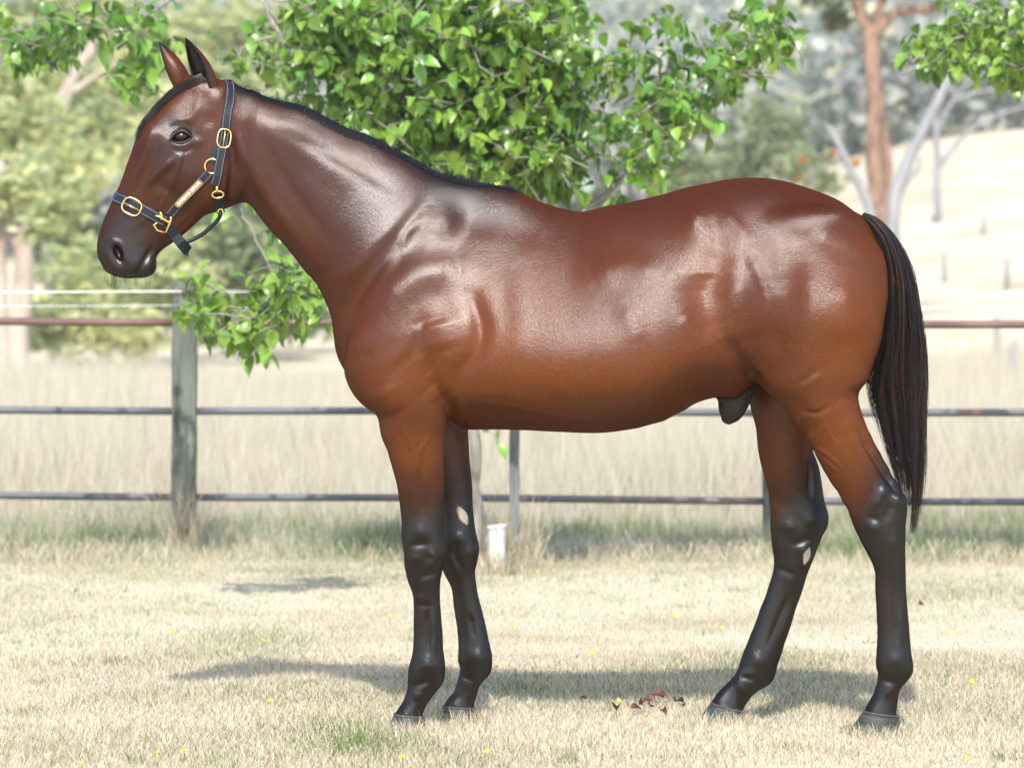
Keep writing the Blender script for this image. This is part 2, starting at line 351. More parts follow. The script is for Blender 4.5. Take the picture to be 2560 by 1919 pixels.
deg = np.bincount(HE.ravel(), minlength=len(HV)).astype(float)
def lap(V):
    s = np.empty_like(V)
    for j in range(V.shape[1]):
        s[:, j] = (np.bincount(HE[:, 0], V[HE[:, 1], j], len(V)) + np.bincount(HE[:, 1], V[HE[:, 0], j], len(V)))
    return s / deg[:, None] - V
def normals(V, Q):
    n = np.cross(V[Q[:, 2]] - V[Q[:, 0]], V[Q[:, 3]] - V[Q[:, 1]])
    N = np.stack([np.bincount(Q.ravel(), np.repeat(n[:, j], 4), len(V)) for j in range(3)], 1)
    return N / np.maximum(np.linalg.norm(N, axis=1), 1e-12)[:, None]
for _ in range(14): HV = HV + 0.55 * lap(HV); HV = HV - 0.57 * lap(HV)
# the traced outline, each run clockwise round the animal; the skin is eased onto it
RUN_TOP = [(386,685),(369,694),(327,696),(289,695),(276,687),(259,664),(246,647),(239,630),(240,617),(251,575),(272,520),(291,478),(310,432),(327,385),(339,347),(354,309),(392,260),(436,214),(480,190),(520,184),(550,191),(580,208),(619,224),(672,247),(721,258),(770,271),(810,294),(851,314),(916,339),(977,370),(1038,402),(1099,434),(1160,451),(1221,462),(1282,475),(1343,501),(1404,521),(1434,525),(1498,519),(1584,503),(1669,482),(1753,461),(1838,446),(1880,444),(1922,446),(1985,459),(2049,480),(2112,510),(2158,540),(2175,569),(2201,619),(2215,662),(2220,717),(2215,780),(2205,843),(2188,898),(2167,961),(2157,990)]
RUN_BOT = [(1732,1012),(1690,1037),(1627,1061),(1563,1075),(1498,1082),(1413,1080),(1330,1076),(1270,1074)]
RUN_CHEST = [(924,1025),(890,995),(871,966),(860,932),(843,890),(835,847),(829,805),(822,771),(805,738),(780,700),(749,660),(707,609),(664,562),(635,529),(601,514),(576,511)]
RUN_JAW = [(555,529),(521,541),(487,558),(453,592),(420,617),(394,640),(388,651),(392,668),(386,685)]
LEG_NF = ([(938,1030),(944,1063),(953,1092),(967,1124),(978,1161),(989,1200),(996,1237),(1000,1269),(1004,1305),(1004,1341),(1009,1378),(1011,1414),(1018,1446),(1030,1481),(1034,1517),(1034,1560),(1033,1608),(1028,1644),(1021,1669),(1019,1698),(1016,1727),(1005,1756),(990,1776)],
          [(1119,1045),(1112,1088),(1110,1135),(1111,1190),(1110,1244),(1109,1291),(1110,1334),(1116,1376),(1113,1401),(1106,1427),(1101,1456),(1100,1492),(1103,1539),(1107,1586),(1109,1626),(1113,1658),(1112,1687),(1108,1706),(1092,1727),(1081,1741),(1066,1763),(1058,1783)])
LEG_FF = ([(1107,1430),(1117,1445),(1128,1470),(1132,1495),(1137,1532),(1143,1575),(1146,1615),(1145,1651),(1147,1684),(1142,1705),(1132,1731),(1117,1749),(1110,1763)],
          [(1172,1077),(1173,1124),(1177,1175),(1181,1218),(1182,1262),(1187,1310),(1192,1338),(1198,1367),(1195,1396),(1189,1425),(1191,1456),(1197,1492),(1208,1535),(1217,1575),(1224,1608),(1230,1633),(1230,1665),(1227,1684),(1213,1696),(1206,1705),(1197,1727),(1188,1749),(1186,1758)])
LEG_NH = ([(1882,927),(1911,959),(1940,1006),(1976,1039),(2005,1075),(2030,1119),(2048,1155),(2070,1195),(2095,1231),(2117,1271),(2131,1307),(2148,1345),(2164,1376),(2175,1397),(2186,1427),(2188,1474),(2191,1524),(2193,1575),(2191,1626),(2190,1662),(2194,1691),(2189,1716),(2178,1742),(2164,1767)],
          [(2153,1015),(2157,1039),(2168,1068),(2189,1111),(2211,1151),(2233,1191),(2251,1220),(2265,1245),(2268,1267),(2265,1306),(2264,1343),(2264,1400),(2265,1454),(2266,1481),(2270,1532),(2274,1582),(2278,1626),(2282,1662),(2283,1684),(2274,1698),(2262,1705),(2253,1724),(2245,1752),(2242,1771)])
LEG_FH = ([(1873,1017),(1887,1061),(1893,1108),(1900,1151),(1911,1191),(1920,1227),(1925,1267),(1925,1307),(1929,1358),(1934,1400),(1933,1422),(1925,1452),(1911,1495),(1889,1553),(1867,1608),(1853,1644),(1845,1673),(1836,1691),(1817,1716),(1791,1738),(1781,1751)],
          [(2034,1126),(2046,1162),(2055,1209),(2063,1256),(2071,1289),(2072,1307),(2056,1340),(2045,1368),(2034,1396),(2019,1434),(2007,1474),(1990,1521),(1976,1568),(1961,1611),(1950,1647),(1938,1680),(1933,1702),(1916,1716),(1900,1722),(1882,1738),(1867,1758),(1862,1767)])
def to_px(V):
    Y = V[:, 1] + y_mid(V[:, 0])
    return CX + V[:, 0] * FPX / Y, HY + (CAMH - V[:, 2]) * FPX / Y
def fit(sel, runs, sig, it=2, gain=1.0, maxoff=45):
    global HV
    for _ in range(it):
        px, py = to_px(HV); W = np.clip(sel(px, py, HV[:, 1]), 0, 1); W = W * W * (3 - 2 * W); ids = np.flatnonzero(W > 0); W = W[ids]
        u = np.stack([px[ids], py[ids]], 1)
        pts, off = [], []
        for run in runs:
            R = np.array(run, float)
            t = np.gradient(R, axis=0); t /= np.linalg.norm(t, axis=1)[:, None]
            n = np.stack([t[:, 1], -t[:, 0]], 1)
            for p, tt, nn in zip(R, t, n):
                d = u - p; tan = d @ tt; nor = d @ nn
                m = (np.abs(tan) < 7) & (np.abs(nor) < maxoff) & (W > .35)
                if m.sum() < 3: continue
                e = nor[m].max()
                pts.append(p); off.append(-nn * e)
        pts = np.array(pts); off = np.array(off)
        D = np.zeros((len(ids), 2)); 
        for s in range(0, len(ids), 20000):
            q = u[s:s + 20000]
            d2 = ((q[:, None] - pts[None]) ** 2).sum(2)
            w = np.exp(-d2 / (2 * sig * sig)); near = np.exp(-d2.min(1) / (2 * (2.2 * sig) ** 2))
            D[s:s + 20000] = (w @ off) / (w.sum(1)[:, None] + 1e-9) * near[:, None]
        D *= gain * W[:, None]
        print('fit', len(pts), 'mean |off| px', float(np.abs(np.linalg.norm(off, axis=1)).mean()), 'max', float(np.linalg.norm(off, axis=1).max()))
        HV[ids, 0] += D[:, 0] * 10.4 / FPX; HV[ids, 2] -= D[:, 1] * 10.4 / FPX
up = lambda v, a, b: np.clip((v - a) / (b - a), 0, 1)
def fore_z(x, y): return up(y, 1010, 1070) * up(x, 1260, 1190)
def hind_z(x, y): return up(y, 900, 1000) * up(x, 1800, 1850)
fit(lambda x, y, w: (1 - fore_z(x, y)) * (1 - hind_z(x, y)) * (1 - up(w, .03, .1) * up(y, 930, 1000) * np.maximum(up(x, 960, 1020) * up(x, 1260, 1200), up(x, 1830, 1860))), [RUN_TOP, RUN_BOT, RUN_CHEST, RUN_JAW], 34, 3, maxoff=40)
fit(lambda x, y, w: up(x, 1300, 1200) * up(y, 1040, 1090) * up(w, 0, -.05), [LEG_NF[0][2:][::-1], LEG_NF[1][1:]], 17, 3, maxoff=18)
fit(lambda x, y, w: up(x, 1300, 1200) * up(y, 1070, 1120) * up(w, 0, .05), [LEG_FF[0][::-1], LEG_FF[1][1:]], 17, 3, maxoff=18)
fit(lambda x, y, w: up(x, 1835, 1860) * up(y, 930, 1020) * up(w, 0, -.05), [LEG_NH[0][3:][::-1], LEG_NH[1][1:]], 18, 3, maxoff=22)
fit(lambda x, y, w: up(x, 1835, 1860) * up(y, 1010, 1070) * up(w, 0, .05), [LEG_FH[0][1:][::-1], LEG_FH[1]], 18, 3, maxoff=22)
for _ in range(5): HV = HV + 0.5 * lap(HV); HV = HV - 0.52 * lap(HV)
# muscles, joints, folds: raised (+) and sunk (-) strokes in millimetres; N = near side, B = both sides, F = inner face of the far legs
def seg_dist(P, line):
    L = np.array(line, float); best = np.full(len(P), 1e9); tb = np.zeros(len(P)); n = len(L) - 1
    if n == 0: return np.linalg.norm(P - L[0], axis=1), np.full(len(P), .5)
    for i in range(n):
        a, b = L[i], L[i + 1]; d = b - a
        t = np.clip(((P - a) @ d) / (d @ d), 0, 1); r = np.linalg.norm(P - a - t[:, None] * d, axis=1)
        m = r < best; best[m] = r[m]; tb[m] = (i + t[m]) / n
    return best, tb
def sculpt(strokes):
    global HV
    N = normals(HV, HQ); px, py = to_px(HV); disp = np.zeros(len(HV)); U = np.stack([px, py], 1)
    for side, line, w, mm in strokes:
        if len(line) > 1 and w < 18 and line[0][1] > 380 and line[0][1] < 1020: mm *= .62
        if line[0][1] > 1060: mm *= 1.1
        if 850 < line[0][0] < 1230 and 500 < line[0][1] < 960 and w < 40: mm *= .72
        if w < 40 and line[0][1] > 380 and line[0][1] < 1020: w *= 1.3
        if len(line) > 2: line = catmull(line, 4)
        L = np.array(line, float); lo = L.min(0) - 3 * w; hi = L.max(0) + 3 * w
        m = (px > lo[0]) & (px < hi[0]) & (py > lo[1]) & (py < hi[1])
        if side == 'N': m &= (HV[:, 1] < .0) & (N[:, 1] < 0.1)
        elif side == 'F': m &= (HV[:, 1] > .02) & (N[:, 1] < 0.1)
        ids = np.flatnonzero(m)
        if not len(ids): continue
        d, t = seg_dist(U[ids], line)
        g = np.exp(-d * d / (2 * (w * .62) ** 2))
        if len(line) > 1: g *= 0.35 + 0.65 * np.clip(np.minimum(t, 1 - t) / .25, 0, 1)
        ny = np.abs(N[ids, 1])
        disp[ids] += g * mm / 1000 * np.clip(ny * 1.6, 0, 1)
    HV = HV + N * disp[:, None]
sculpt([
 # neck and throat
 ('B', [(600, 350), (636, 440), (685, 516), (735, 580), (790, 660)], 20, 9), ('B', [(640, 330), (690, 420), (745, 500), (820, 600)], 24, -5),
 ('B', [(574, 320), (583, 420), (574, 500)], 15, -12), ('B', [(640, 300), (760, 360), (900, 470)], 50, 7), ('B', [(700, 330), (850, 400), (980, 470)], 20, -3),
 ('B', [(740, 600), (800, 690), (835, 760)], 16, -5),
 # shoulder
 ('B', [(1060, 510), (990, 590), (919, 680), (856, 776)], 17, -9), ('B', [(1030, 540), (945, 615), (866, 700), (832, 767)], 26, 6),
 ('B', [(1052, 545), (1016, 586), (1008, 620)], 11, 6), ('B', [(957, 662), (919, 712), (877, 776)], 10, -6), ('B', [(990, 640), (940, 720), (900, 790)], 12, 5),
 ('B', [(940, 760), (1040, 690), (1150, 675)], 52, 13), ('B', [(1080, 800), (1100, 880)], 60, 12), ('B', [(1180, 740), (1202, 815), (1190, 880), (1150, 925), (1138, 970)], 20, -17),
 ('B', [(1033, 780), (1016, 864), (957, 915)], 13, 5), ('B', [(1060, 790), (1040, 870), (985, 930)], 11, -5), ('B', [(1075, 881), (1042, 903)], 9, 6), ('B', [(1100, 900), (1060, 940), (1080, 960)], 8, -5),
 ('B', [(888, 843)], 48, 12), ('B', [(930, 880), (900, 900)], 14, -5), ('N', [(958, 962), (975, 1000), (992, 1030)], 30, 9), ('B', [(866, 932), (898, 991), (930, 1030)], 9, -8),
 ('N', [(1134, 940), (1128, 1040)], 11, -14), ('N', [(1080, 960), (1105, 990)], 26, 7), ('N', [(1040, 1000), (1090, 960)], 10, -4), ('B', [(1147, 991), (1244, 985), (1330, 1005), (1413, 1033)], 14, 4),
 ('B', [(1120, 560), (1240, 560), (1350, 600)], 40, -4), 
 # ribs, flank, hip
 ('B', [(1250, 700), (1262, 800), (1240, 930)], 26, -1.5), ('B', [(1290, 670), (1305, 800), (1280, 940)], 30, 1.5),
 ('B', [(1480, 690), (1560, 670), (1660, 690)], 44, 8), ('B', [(1560, 760), (1600, 860)], 24, 4),
 ('B', [(1742, 532), (1726, 572)], 16, 9), ('B', [(1750, 560)], 62, 10), ('B', [(1758, 680), (1768, 770), (1800, 850)], 58, -17), ('B', [(1800, 620), (1790, 720)], 34, -6),
 ('B', [(1705, 790), (1735, 825), (1800, 862)], 18, 5),
 ('B', [(1805, 838), (1840, 885), (1878, 932), (1905, 966)], 15, -21), ('B', [(1850, 860), (1890, 915), (1925, 960)], 16, 6),
 # thigh and rump
 ('B', [(1838, 680), (1852, 790), (1870, 850)], 34, 9), ('B', [(1871, 636), (1900, 690), (1922, 760)], 13, -6), ('B', [(1804, 528), (1840, 565), (1871, 598)], 16, 7), ('B', [(1780, 540), (1800, 620)], 16, -4),
 ('B', [(2028, 581), (2100, 620), (2195, 645)], 26, 7), ('B', [(2019, 653), (2023, 760), (2015, 850)], 26, -6), ('B', [(1950, 700), (1975, 860)], 34, 8), ('B', [(2120, 720), (2110, 860)], 46, 8),
 ('B', [(1920, 885)], 42, 9), ('B', [(1845, 880), (1890, 940)], 12, 5), ('N', [(1998, 961), (2044, 923)], 8, -6), ('N', [(2005, 975), (2052, 935)], 8, 4), ('N', [(2011, 1029), (2045, 1032), (2072, 1014)], 7, -6),
 ('N', [(2034, 1115), (2070, 1137), (2110, 1176)], 5, 3), ('N', [(2050, 1140), (2085, 1170), (2100, 1180)], 5, 2.5), ('N', [(2090, 1000), (2130, 1080)], 30, 6), ('N', [(2150, 1080), (2190, 1150), (2240, 1228)], 10, -9),
 # near hock and cannon
 ('N', [(2215, 1222), (2200, 1240), (2186, 1270)], 15, 6), ('N', [(2245, 1250)], 17, 5), ('N', [(2225, 1258), (2215, 1300)], 11, -5), ('N', [(2175, 1310), (2190, 1330)], 15, 5), ('N', [(2170, 1290), (2195, 1300)], 8, -4), ('N', [(2235, 1340), (2230, 1380)], 12, 3),
 ('N', [(2235, 1440), (2238, 1530), (2243, 1600)], 7, -5), ('N', [(2250, 1530), (2252, 1610)], 7, 3), ('N', [(2240, 1650)], 22, 5), ('N', [(2205, 1700), (2240, 1705)], 9, -5), ('N', [(2215, 1738), (2235, 1720)], 10, 3),
 # near knee and cannon
 ('N', [(1020, 1150), (1030, 1260)], 16, 4), ('N', [(1052, 1140), (1058, 1290)], 7, -4), ('N', [(1068, 1180), (1060, 1260)], 7, 3), ('N', [(1052, 1328)], 20, 6), ('N', [(1030, 1362), (1066, 1358)], 9, -6), ('N', [(1078, 1375), (1085, 1395), (1072, 1420)], 10, 7), ('N', [(1035, 1395)], 15, 4),
 ('N', [(1055, 1440), (1090, 1430)], 10, -4), ('N', [(1050, 1495)], 13, 3), ('N', [(1045, 1512), (1075, 1512)], 7, -3), ('N', [(1068, 1520), (1070, 1630)], 6, -6), ('N', [(1083, 1530), (1086, 1640)], 7, 4), ('N', [(1070, 1662)], 22, 5), ('N', [(1035, 1715), (1075, 1700)], 8, -5), ('N', [(1030, 1735), (1060, 1740)], 11, 3),
 ('N', [(1000, 1060), (1030, 1120), (1042, 1200)], 6, 3), ('N', [(1075, 1090), (1050, 1130), (1046, 1180)], 6, 3), ('B', [(1180, 1000), (1300, 1018), (1400, 1040), (1500, 1052)], 8, 5), ('N', [(2105, 1060), (2140, 1120), (2165, 1180)], 6, 3), ('N', [(2060, 1060), (2095, 1120)], 6, 2.5),
 # far legs, inner faces
 ('F', [(1150, 1345)], 18, 5), ('F', [(1130, 1370), (1150, 1420)], 9, -4), ('F', [(1175, 1370), (1172, 1400)], 10, 4), ('F', [(1178, 1540), (1185, 1590)], 6, -5), ('F', [(1196, 1640)], 20, 5), ('F', [(1155, 1690), (1185, 1700)], 9, -4), ('F', [(1165, 1610), (1170, 1640)], 10, 2),
 ('F', [(2028, 1130), (2024, 1240)], 10, -11), ('F', [(1960, 1310), (1990, 1325)], 18, 6), ('F', [(1985, 1360), (2025, 1345)], 9, -6), ('F', [(2030, 1300)], 20, 4), ('F', [(2010, 1375)], 13, 5), ('F', [(1945, 1420), (1985, 1435)], 10, -4), ('F', [(1970, 1490), (1920, 1610)], 7, -4), ('F', [(1985, 1500), (1945, 1610)], 7, 4), ('F', [(1895, 1650)], 22, 5), ('F', [(1850, 1690), (1890, 1700)], 9, -5), ('F', [(1845, 1715), (1870, 1728)], 10, 3),
 # head
 ('N', [(440, 396), (398, 430), (362, 466)], 9, 10), ('N', [(436, 418), (400, 450), (372, 480)], 10, -4), ('N', [(380, 330), (350, 410), (322, 480)], 10, 6), ('N', [(400, 350), (372, 420), (345, 480)], 12, -4), ('N', [(456, 380), (444, 424), (426, 470), (402, 520)], 6, 4.5), ('N', [(432, 440), (408, 478), (385, 500)], 6, 2.5), ('N', [(405, 500), (375, 540), (350, 560)], 6, 2), ('N', [(500, 245), (488, 285), (462, 304), (436, 304)], 13, 4), ('N', [(521, 300)], 20, -4), ('N', [(505, 350), (480, 365)], 12, 4), ('N', [(380, 300), (360, 350)], 20, 3),
 ('N', [(398, 462), (432, 484), (452, 520)], 11, -9), ('N', [(540, 400), (548, 470), (520, 515)], 30, 5), ('N', [(470, 440)], 30, 3), ('N', [(465, 590), (430, 605), (400, 622)], 9, 4), ('N', [(480, 545), (430, 590), (390, 625)], 7, -4), ('N', [(330, 440), (310, 500)], 14, -3), ('N', [(350, 520), (320, 590)], 20, 3),
 # nostril rim, lips, chin
 ('N', [(270, 622), (285, 606), (302, 615), (314, 645), (316, 670)], 7, 7), ('N', [(266, 630), (275, 655), (292, 672), (312, 680)], 7, 5), ('N', [(382, 615), (368, 640), (352, 668), (340, 690)], 6, -10), ('N', [(392, 640), (372, 672)], 10, 4), ('N', [(350, 640), (330, 672)], 10, 4), ('N', [(340, 600), (370, 600)], 14, 2),
 # eyelids
 ('N', [(424, 350), (434, 332), (450, 325), (468, 327), (484, 344)], 7, 4), ('N', [(426, 356), (445, 363), (468, 359), (482, 350)], 5, 2), ('N', [(430, 320), (455, 308), (480, 318)], 7, -3), ('N', [(430, 372), (460, 380), (486, 366)], 6, -3),
])
HV = HV + 0.3 * lap(HV)
HN = normals(HV, HQ)
# ------------------------------------------------------------------ coat colour: bay with black points
hpx, hpy = to_px(HV)
def sst(v, a, b):
    t = np.clip((v - a) / (b - a), 0, 1); return t * t * (3 - 2 * t)
def blob(x, y, rx, ry, ang=0):
    c, s = math.cos(math.radians(ang)), math.sin(math.radians(ang))
    dx, dy = hpx - x, hpy - y
    return np.exp(-(((dx * c + dy * s) / rx) ** 2 + ((-dx * s + dy * c) / ry) ** 2))
def near_line(line, w):
    d, _ = seg_dist(np.stack([hpx, hpy], 1), line); return np.exp(-(d / w) ** 2)
n1 = np.array([noise.fractal(Vector(v) * 5.0, 1.0, 2.0, 4) for v in HV])
n2 = np.array([noise.noise(Vector(v) * 17.0) for v in HV])
col = np.empty((len(HV), 3)); col[:] = (.140, .047, .0138)
def mixin(c, m):
    global col
    m = np.clip(m, 0, 1)[:, None]; col = col * (1 - m) + np.array(c) * m
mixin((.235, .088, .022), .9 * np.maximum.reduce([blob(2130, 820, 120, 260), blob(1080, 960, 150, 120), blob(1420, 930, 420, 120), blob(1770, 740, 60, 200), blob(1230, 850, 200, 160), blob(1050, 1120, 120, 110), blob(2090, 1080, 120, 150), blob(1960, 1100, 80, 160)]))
mixin((.056, .021, .012), .85 * np.maximum.reduce([blob(420, 430, 110, 90), blob(760, 420, 190, 150, 40), blob(900, 520, 200, 160, 40), blob(600, 420, 60, 130), blob(330, 560, 110, 110)]))
mixin((.082, .0265, .0105), .75 * np.maximum(near_line([(1200, 500), (1430, 560), (1700, 510), (1880, 475), (2100, 540)], 75), .8 * blob(1180, 560, 170, 120)))
mixin((.022, .012, .012), .85 * blob(1150, 500, 130, 55, 15) + .8 * near_line([(600, 215), (770, 268), (916, 338), (1038, 402), (1160, 455)], 42))
mixin((.012, .010, .011), .95 * near_line([(600, 212), (770, 262), (916, 332), (1038, 396), (1160, 448), (1280, 474)], 18))
mixin((.020, .013, .012), .93 * np.maximum.reduce([blob(310, 650, 95, 80), blob(452, 342, 48, 34), blob(440, 310, 40, 22), blob(350, 660, 60, 45), .7 * blob(330, 560, 60, 60), .6 * blob(400, 380, 60, 40)]))
mixin((.10, .045, .016), .55 * np.maximum(blob(370, 470, 45, 60, 30), blob(400, 560, 40, 30)))
side = HV[:, 1]
dark = np.zeros(len(HV)); jit = 40 * n1
zone_f = sst(hpx, 1320, 1250); zone_h = sst(hpx, 1835, 1860)
dark = np.maximum(dark, zone_f * (side < 0) * sst(hpy + jit, 1120, 1340) ** .8)
dark = np.maximum(dark, zone_f * (side >= 0) * sst(hpy + jit, 1080, 1290) ** .8)
dark = np.maximum(dark, zone_h * (side < 0) * sst(hpy + 2.6 * (hpx - 2150) * (hpy > 1000) + jit * 1.3, 1110, 1370) * sst(hpy, 1010, 1090))
dark = np.maximum(dark, zone_h * (side >= 0) * sst(hpy + 1.2 * (hpx - 2000) + jit, 1080, 1300) * sst(hpy, 1030, 1120))
dark = np.maximum(dark, sst(hpy, 1340, 1400))
mixin((.0125, .0105, .0115), dark)
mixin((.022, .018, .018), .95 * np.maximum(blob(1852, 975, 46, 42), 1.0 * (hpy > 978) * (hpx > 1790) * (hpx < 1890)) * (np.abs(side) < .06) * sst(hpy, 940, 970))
def lens(x, y, a, b, ang):
    c, q = math.cos(math.radians(ang)), math.sin(math.radians(ang)); dx, dy = hpx - x, hpy - y
    u, v = (dx * c + dy * q) / a, (-dx * q + dy * c) / b
    return 1 - sst(np.abs(v) + np.abs(u) ** 1.8 + .12 * n2, .8, 1.05)
chest = np.maximum(lens(1157, 1288, 28, 12, 64), lens(2017, 1390, 23, 9, 108)) * (side > 0)
inn = np.clip((0.0 - FLD[tuple(np.clip(np.round((HV - GO) / GH).astype(int), 0, GN - 1).T)]) * 0, 0, 1)
mixin((.006, .005, .005), 1.0 * np.maximum(np.exp(-((hpx - 290) / 13) ** 2 - ((hpy - 634) / 22) ** 2), 0) * (side < -.03))
mixin((.014, .011, .010), .92 * blob(303, 655, 100, 82) * (hpx < 420))
mixin((.008, .006, .006), .9 * near_line([(384, 613), (368, 640), (352, 668), (338, 692)], 4.5) * (side < 0))  # shade of the mouth crease painted as a dark line
col *= np.array([.40, .272, .118]) * (1 + .10 * n1 + .06 * n2)[:, None]

mixin((.27, .235, .17), chest)
m_coat, nt_, b_ = material('bay_coat', 0.6, 0.0)
at = nd(nt_, 'ShaderNodeVertexColor', layer_name='coat')
tc = nd(nt_, 'ShaderNodeTexCoord')
def streaks(ang, sc):                                       # fine hair lying along one direction in the side view
    mp = nd(nt_, 'ShaderNodeMapping'); mp.vector_type = 'TEXTURE'; mp.inputs['Rotation'].default_value = (0, math.radians(ang), 0); mp.inputs['Scale'].default_value = (4.0, 1.2, 1.0)
    nz = nd(nt_, 'ShaderNodeTexNoise', Scale=sc, Detail=4.0, Roughness=0.7)
    nt_.links.new(tc.outputs['Object'], mp.inputs[0]); nt_.links.new(mp.outputs[0], nz.inputs['Vector']); return nz.outputs['Fac']
fl_ = nd(nt_, 'ShaderNodeVertexColor', layer_name='flow')
hm = nd(nt_, 'ShaderNodeMix'); nt_.links.new(fl_.outputs[0], hm.inputs[0]); nt_.links.new(streaks(22, 330.0), hm.inputs[2]); nt_.links.new(streaks(78, 330.0), hm.inputs[3])
class _H: outputs = {'Fac': hm.outputs[0]}
hair = _H
mr = nd(nt_, 'ShaderNodeMapRange'); mr.inputs['To Min'].default_value = 0.6; mr.inputs['To Max'].default_value = 1.4; mr.inputs['From Min'].default_value = .25; mr.inputs['From Max'].default_value = .75
nt_.links.new(hair.outputs['Fac'], mr.inputs[0])
mx = nd(nt_, 'ShaderNodeMix', data_type='RGBA', blend_type='MULTIPLY'); mx.inputs[0].default_value = 1.0
nt_.links.new(at.outputs[0], mx.inputs[6]); nt_.links.new(mr.outputs[0], mx.inputs[7])
nt_.links.new(mx.outputs[2], b_.inputs['Base Color'])
meso = nd(nt_, 'ShaderNodeTexNoise', Scale=20.0, Detail=3.0, Roughness=.5); nt_.links.new(tc.outputs['Object'], meso.inputs['Vector'])
bp0 = nd(nt_, 'ShaderNodeBump', Strength=0.16, Distance=0.006); nt_.links.new(meso.outputs['Fac'], bp0.inputs['Height'])
bp = nd(nt_, 'ShaderNodeBump', Strength=0.55, Distance=0.0022); nt_.links.new(bp0.outputs[0], bp.inputs['Normal'])
nt_.links.new(hair.outputs['Fac'], bp.inputs['Height']); nt_.links.new(bp.outputs[0], b_.inputs['Normal'])
lum = nd(nt_, 'ShaderNodeMapRange'); lum.inputs['From Min'].default_value = .004; lum.inputs['From Max'].default_value = .035; lum.inputs['To Min'].default_value = .19; lum.inputs['To Max'].default_value = .215
sp = nd(nt_, 'ShaderNodeSeparateColor'); nt_.links.new(at.outputs[0], sp.inputs[0]); nt_.links.new(sp.outputs[0], lum.inputs[0]); sl_ = nd(nt_, 'ShaderNodeMapRange'); sl_.inputs['From Min'].default_value = .004; sl_.inputs['From Max'].default_value = .03; sl_.inputs['To Min'].default_value = .034; sl_.inputs['To Max'].default_value = .022
gl = nd(nt_, 'ShaderNodeBsdfAnisotropic'); gl.distribution = 'GGX'; gl.inputs['Color'].default_value = (1, 1, 1, 1)      # hairs are tiny cylinders: sheen without a bright rim at grazing angles
ms = nd(nt_, 'ShaderNodeMixShader'); nt_.links.new(sp.outputs[0], sl_.inputs[0]); nt_.links.new(sl_.outputs[0], ms.inputs[0]); nt_.links.new(lum.outputs[0], gl.inputs['Roughness'])
nt_.links.new(bp.outputs[0], gl.inputs['Normal']); nt_.links.new(b_.outputs[0], ms.inputs[1]); nt_.links.new(gl.outputs[0], ms.inputs[2]); nt_.links.new(ms.outputs[0], nt_.nodes['Material Output'].inputs[0])

horse = empty('horse', (0.35, y_mid(0.35), 0.0))
tag(horse, 'glossy bay horse with black legs, mane and tail standing side-on in the lawn', 'horse')
EV, EQ, EC = [], [], []          # ears, added to the skin mesh
def ear(tip, base, y_tip, y_base, r, open_ang, arc=235, bulge=0.62):
    """rolled cone: cross-sections along base->tip; open_ang is the way the hollow faces in plan, degrees (0 = away from camera, 90 = left, 180 = toward camera)"""
    bx, bz = hpt(*base, y_base); tx, tz = hpt(*tip, y_tip)
    A = Vector((bx, y_base, bz)); B = Vector((tx, y_tip, tz)); ax = (B - A).normalized()
    od = Vector((-math.sin(math.radians(open_ang)), math.cos(math.radians(open_ang)), 0)); od = (od - ax * od.dot(ax)).normalized()
    sd = ax.cross(od); nT, nA = 16, 18
    for skin in (0, 1):
        o = len(EV)
        for i in range(nT + 1):
            t = i / nT; prof = (math.sin(math.pi * (0.30 + 0.70 * t) ** 1.0) ** 0.8 if t < 1 else 0.02) * (1 - .12 * t)
            rr = r * max(prof, 0.03) * (0.84 if skin else 1.0); ar = math.radians(arc + 70 * (1 - t) ** 2)
            c = A.lerp(B, t) + od * (r * 0.35 * math.sin(math.pi * t) * -0.4) + sd * 0
            for k in range(nA + 1):
                an = math.pi - ar / 2 + ar * k / nA
                EV.append(c + od * (math.cos(an) * rr * .8) + sd * (math.sin(an) * rr))
                rim = min(k, nA - k) / nA
                dk = max(.0, (t - .62) * 3.2, (0.15 - rim) * 8, .95 if skin else 0)
                dk = min(1, dk); EC.append(tuple((1 - dk) * a + dk * b for a, b in zip((.14, .045, .015), (.010, .008, .009))))
        for i in range(nT):
            for k in range(nA):
                q = (o + i * (nA + 1) + k, o + i * (nA + 1) + k + 1, o + (i + 1) * (nA + 1) + k + 1, o + (i + 1) * (nA + 1) + k)
                EQ.append(q if skin else q[::-1])
    n = (nT + 1) * (nA + 1); o = len(EV) - 2 * n
    for i in range(nT):
        for k in (0, nA):
            a = o + i * (nA + 1) + k; b = o + (i + 1) * (nA + 1) + k
            EQ.append((a, b, b + n, a + n))
ear((464, 95), (524, 228), -.075, -.046, .036, 146)
ear((397, 105), (462, 222), .050, .038, .034, 60)
EV_ = np.array([tuple(v) for v in EV]); allV = np.concatenate([HV, EV_]); allQ = np.concatenate([HQ, np.array(EQ) + len(HV)])
allC = np.concatenate([col, np.array(EC) * np.array([.40, .272, .118])])
WV = allV.copy(); WV[:, 1] += y_mid(allV[:, 0])
body = link('body', np_mesh('body', WV, allQ, {'coat': allC, 'flow': np.repeat(np.concatenate([np.maximum.reduce([sst(hpy, 960, 1060), sst(hpx, 1150, 850) * .8, blob(1100, 800, 150, 200) * .5]), np.ones(len(EV_))])[:, None], 3, 1)}, [m_coat]), None, horse)
SKIN = BVHTree.FromPolygons([tuple(v) for v in WV[:len(HV)]], HQ.tolist())

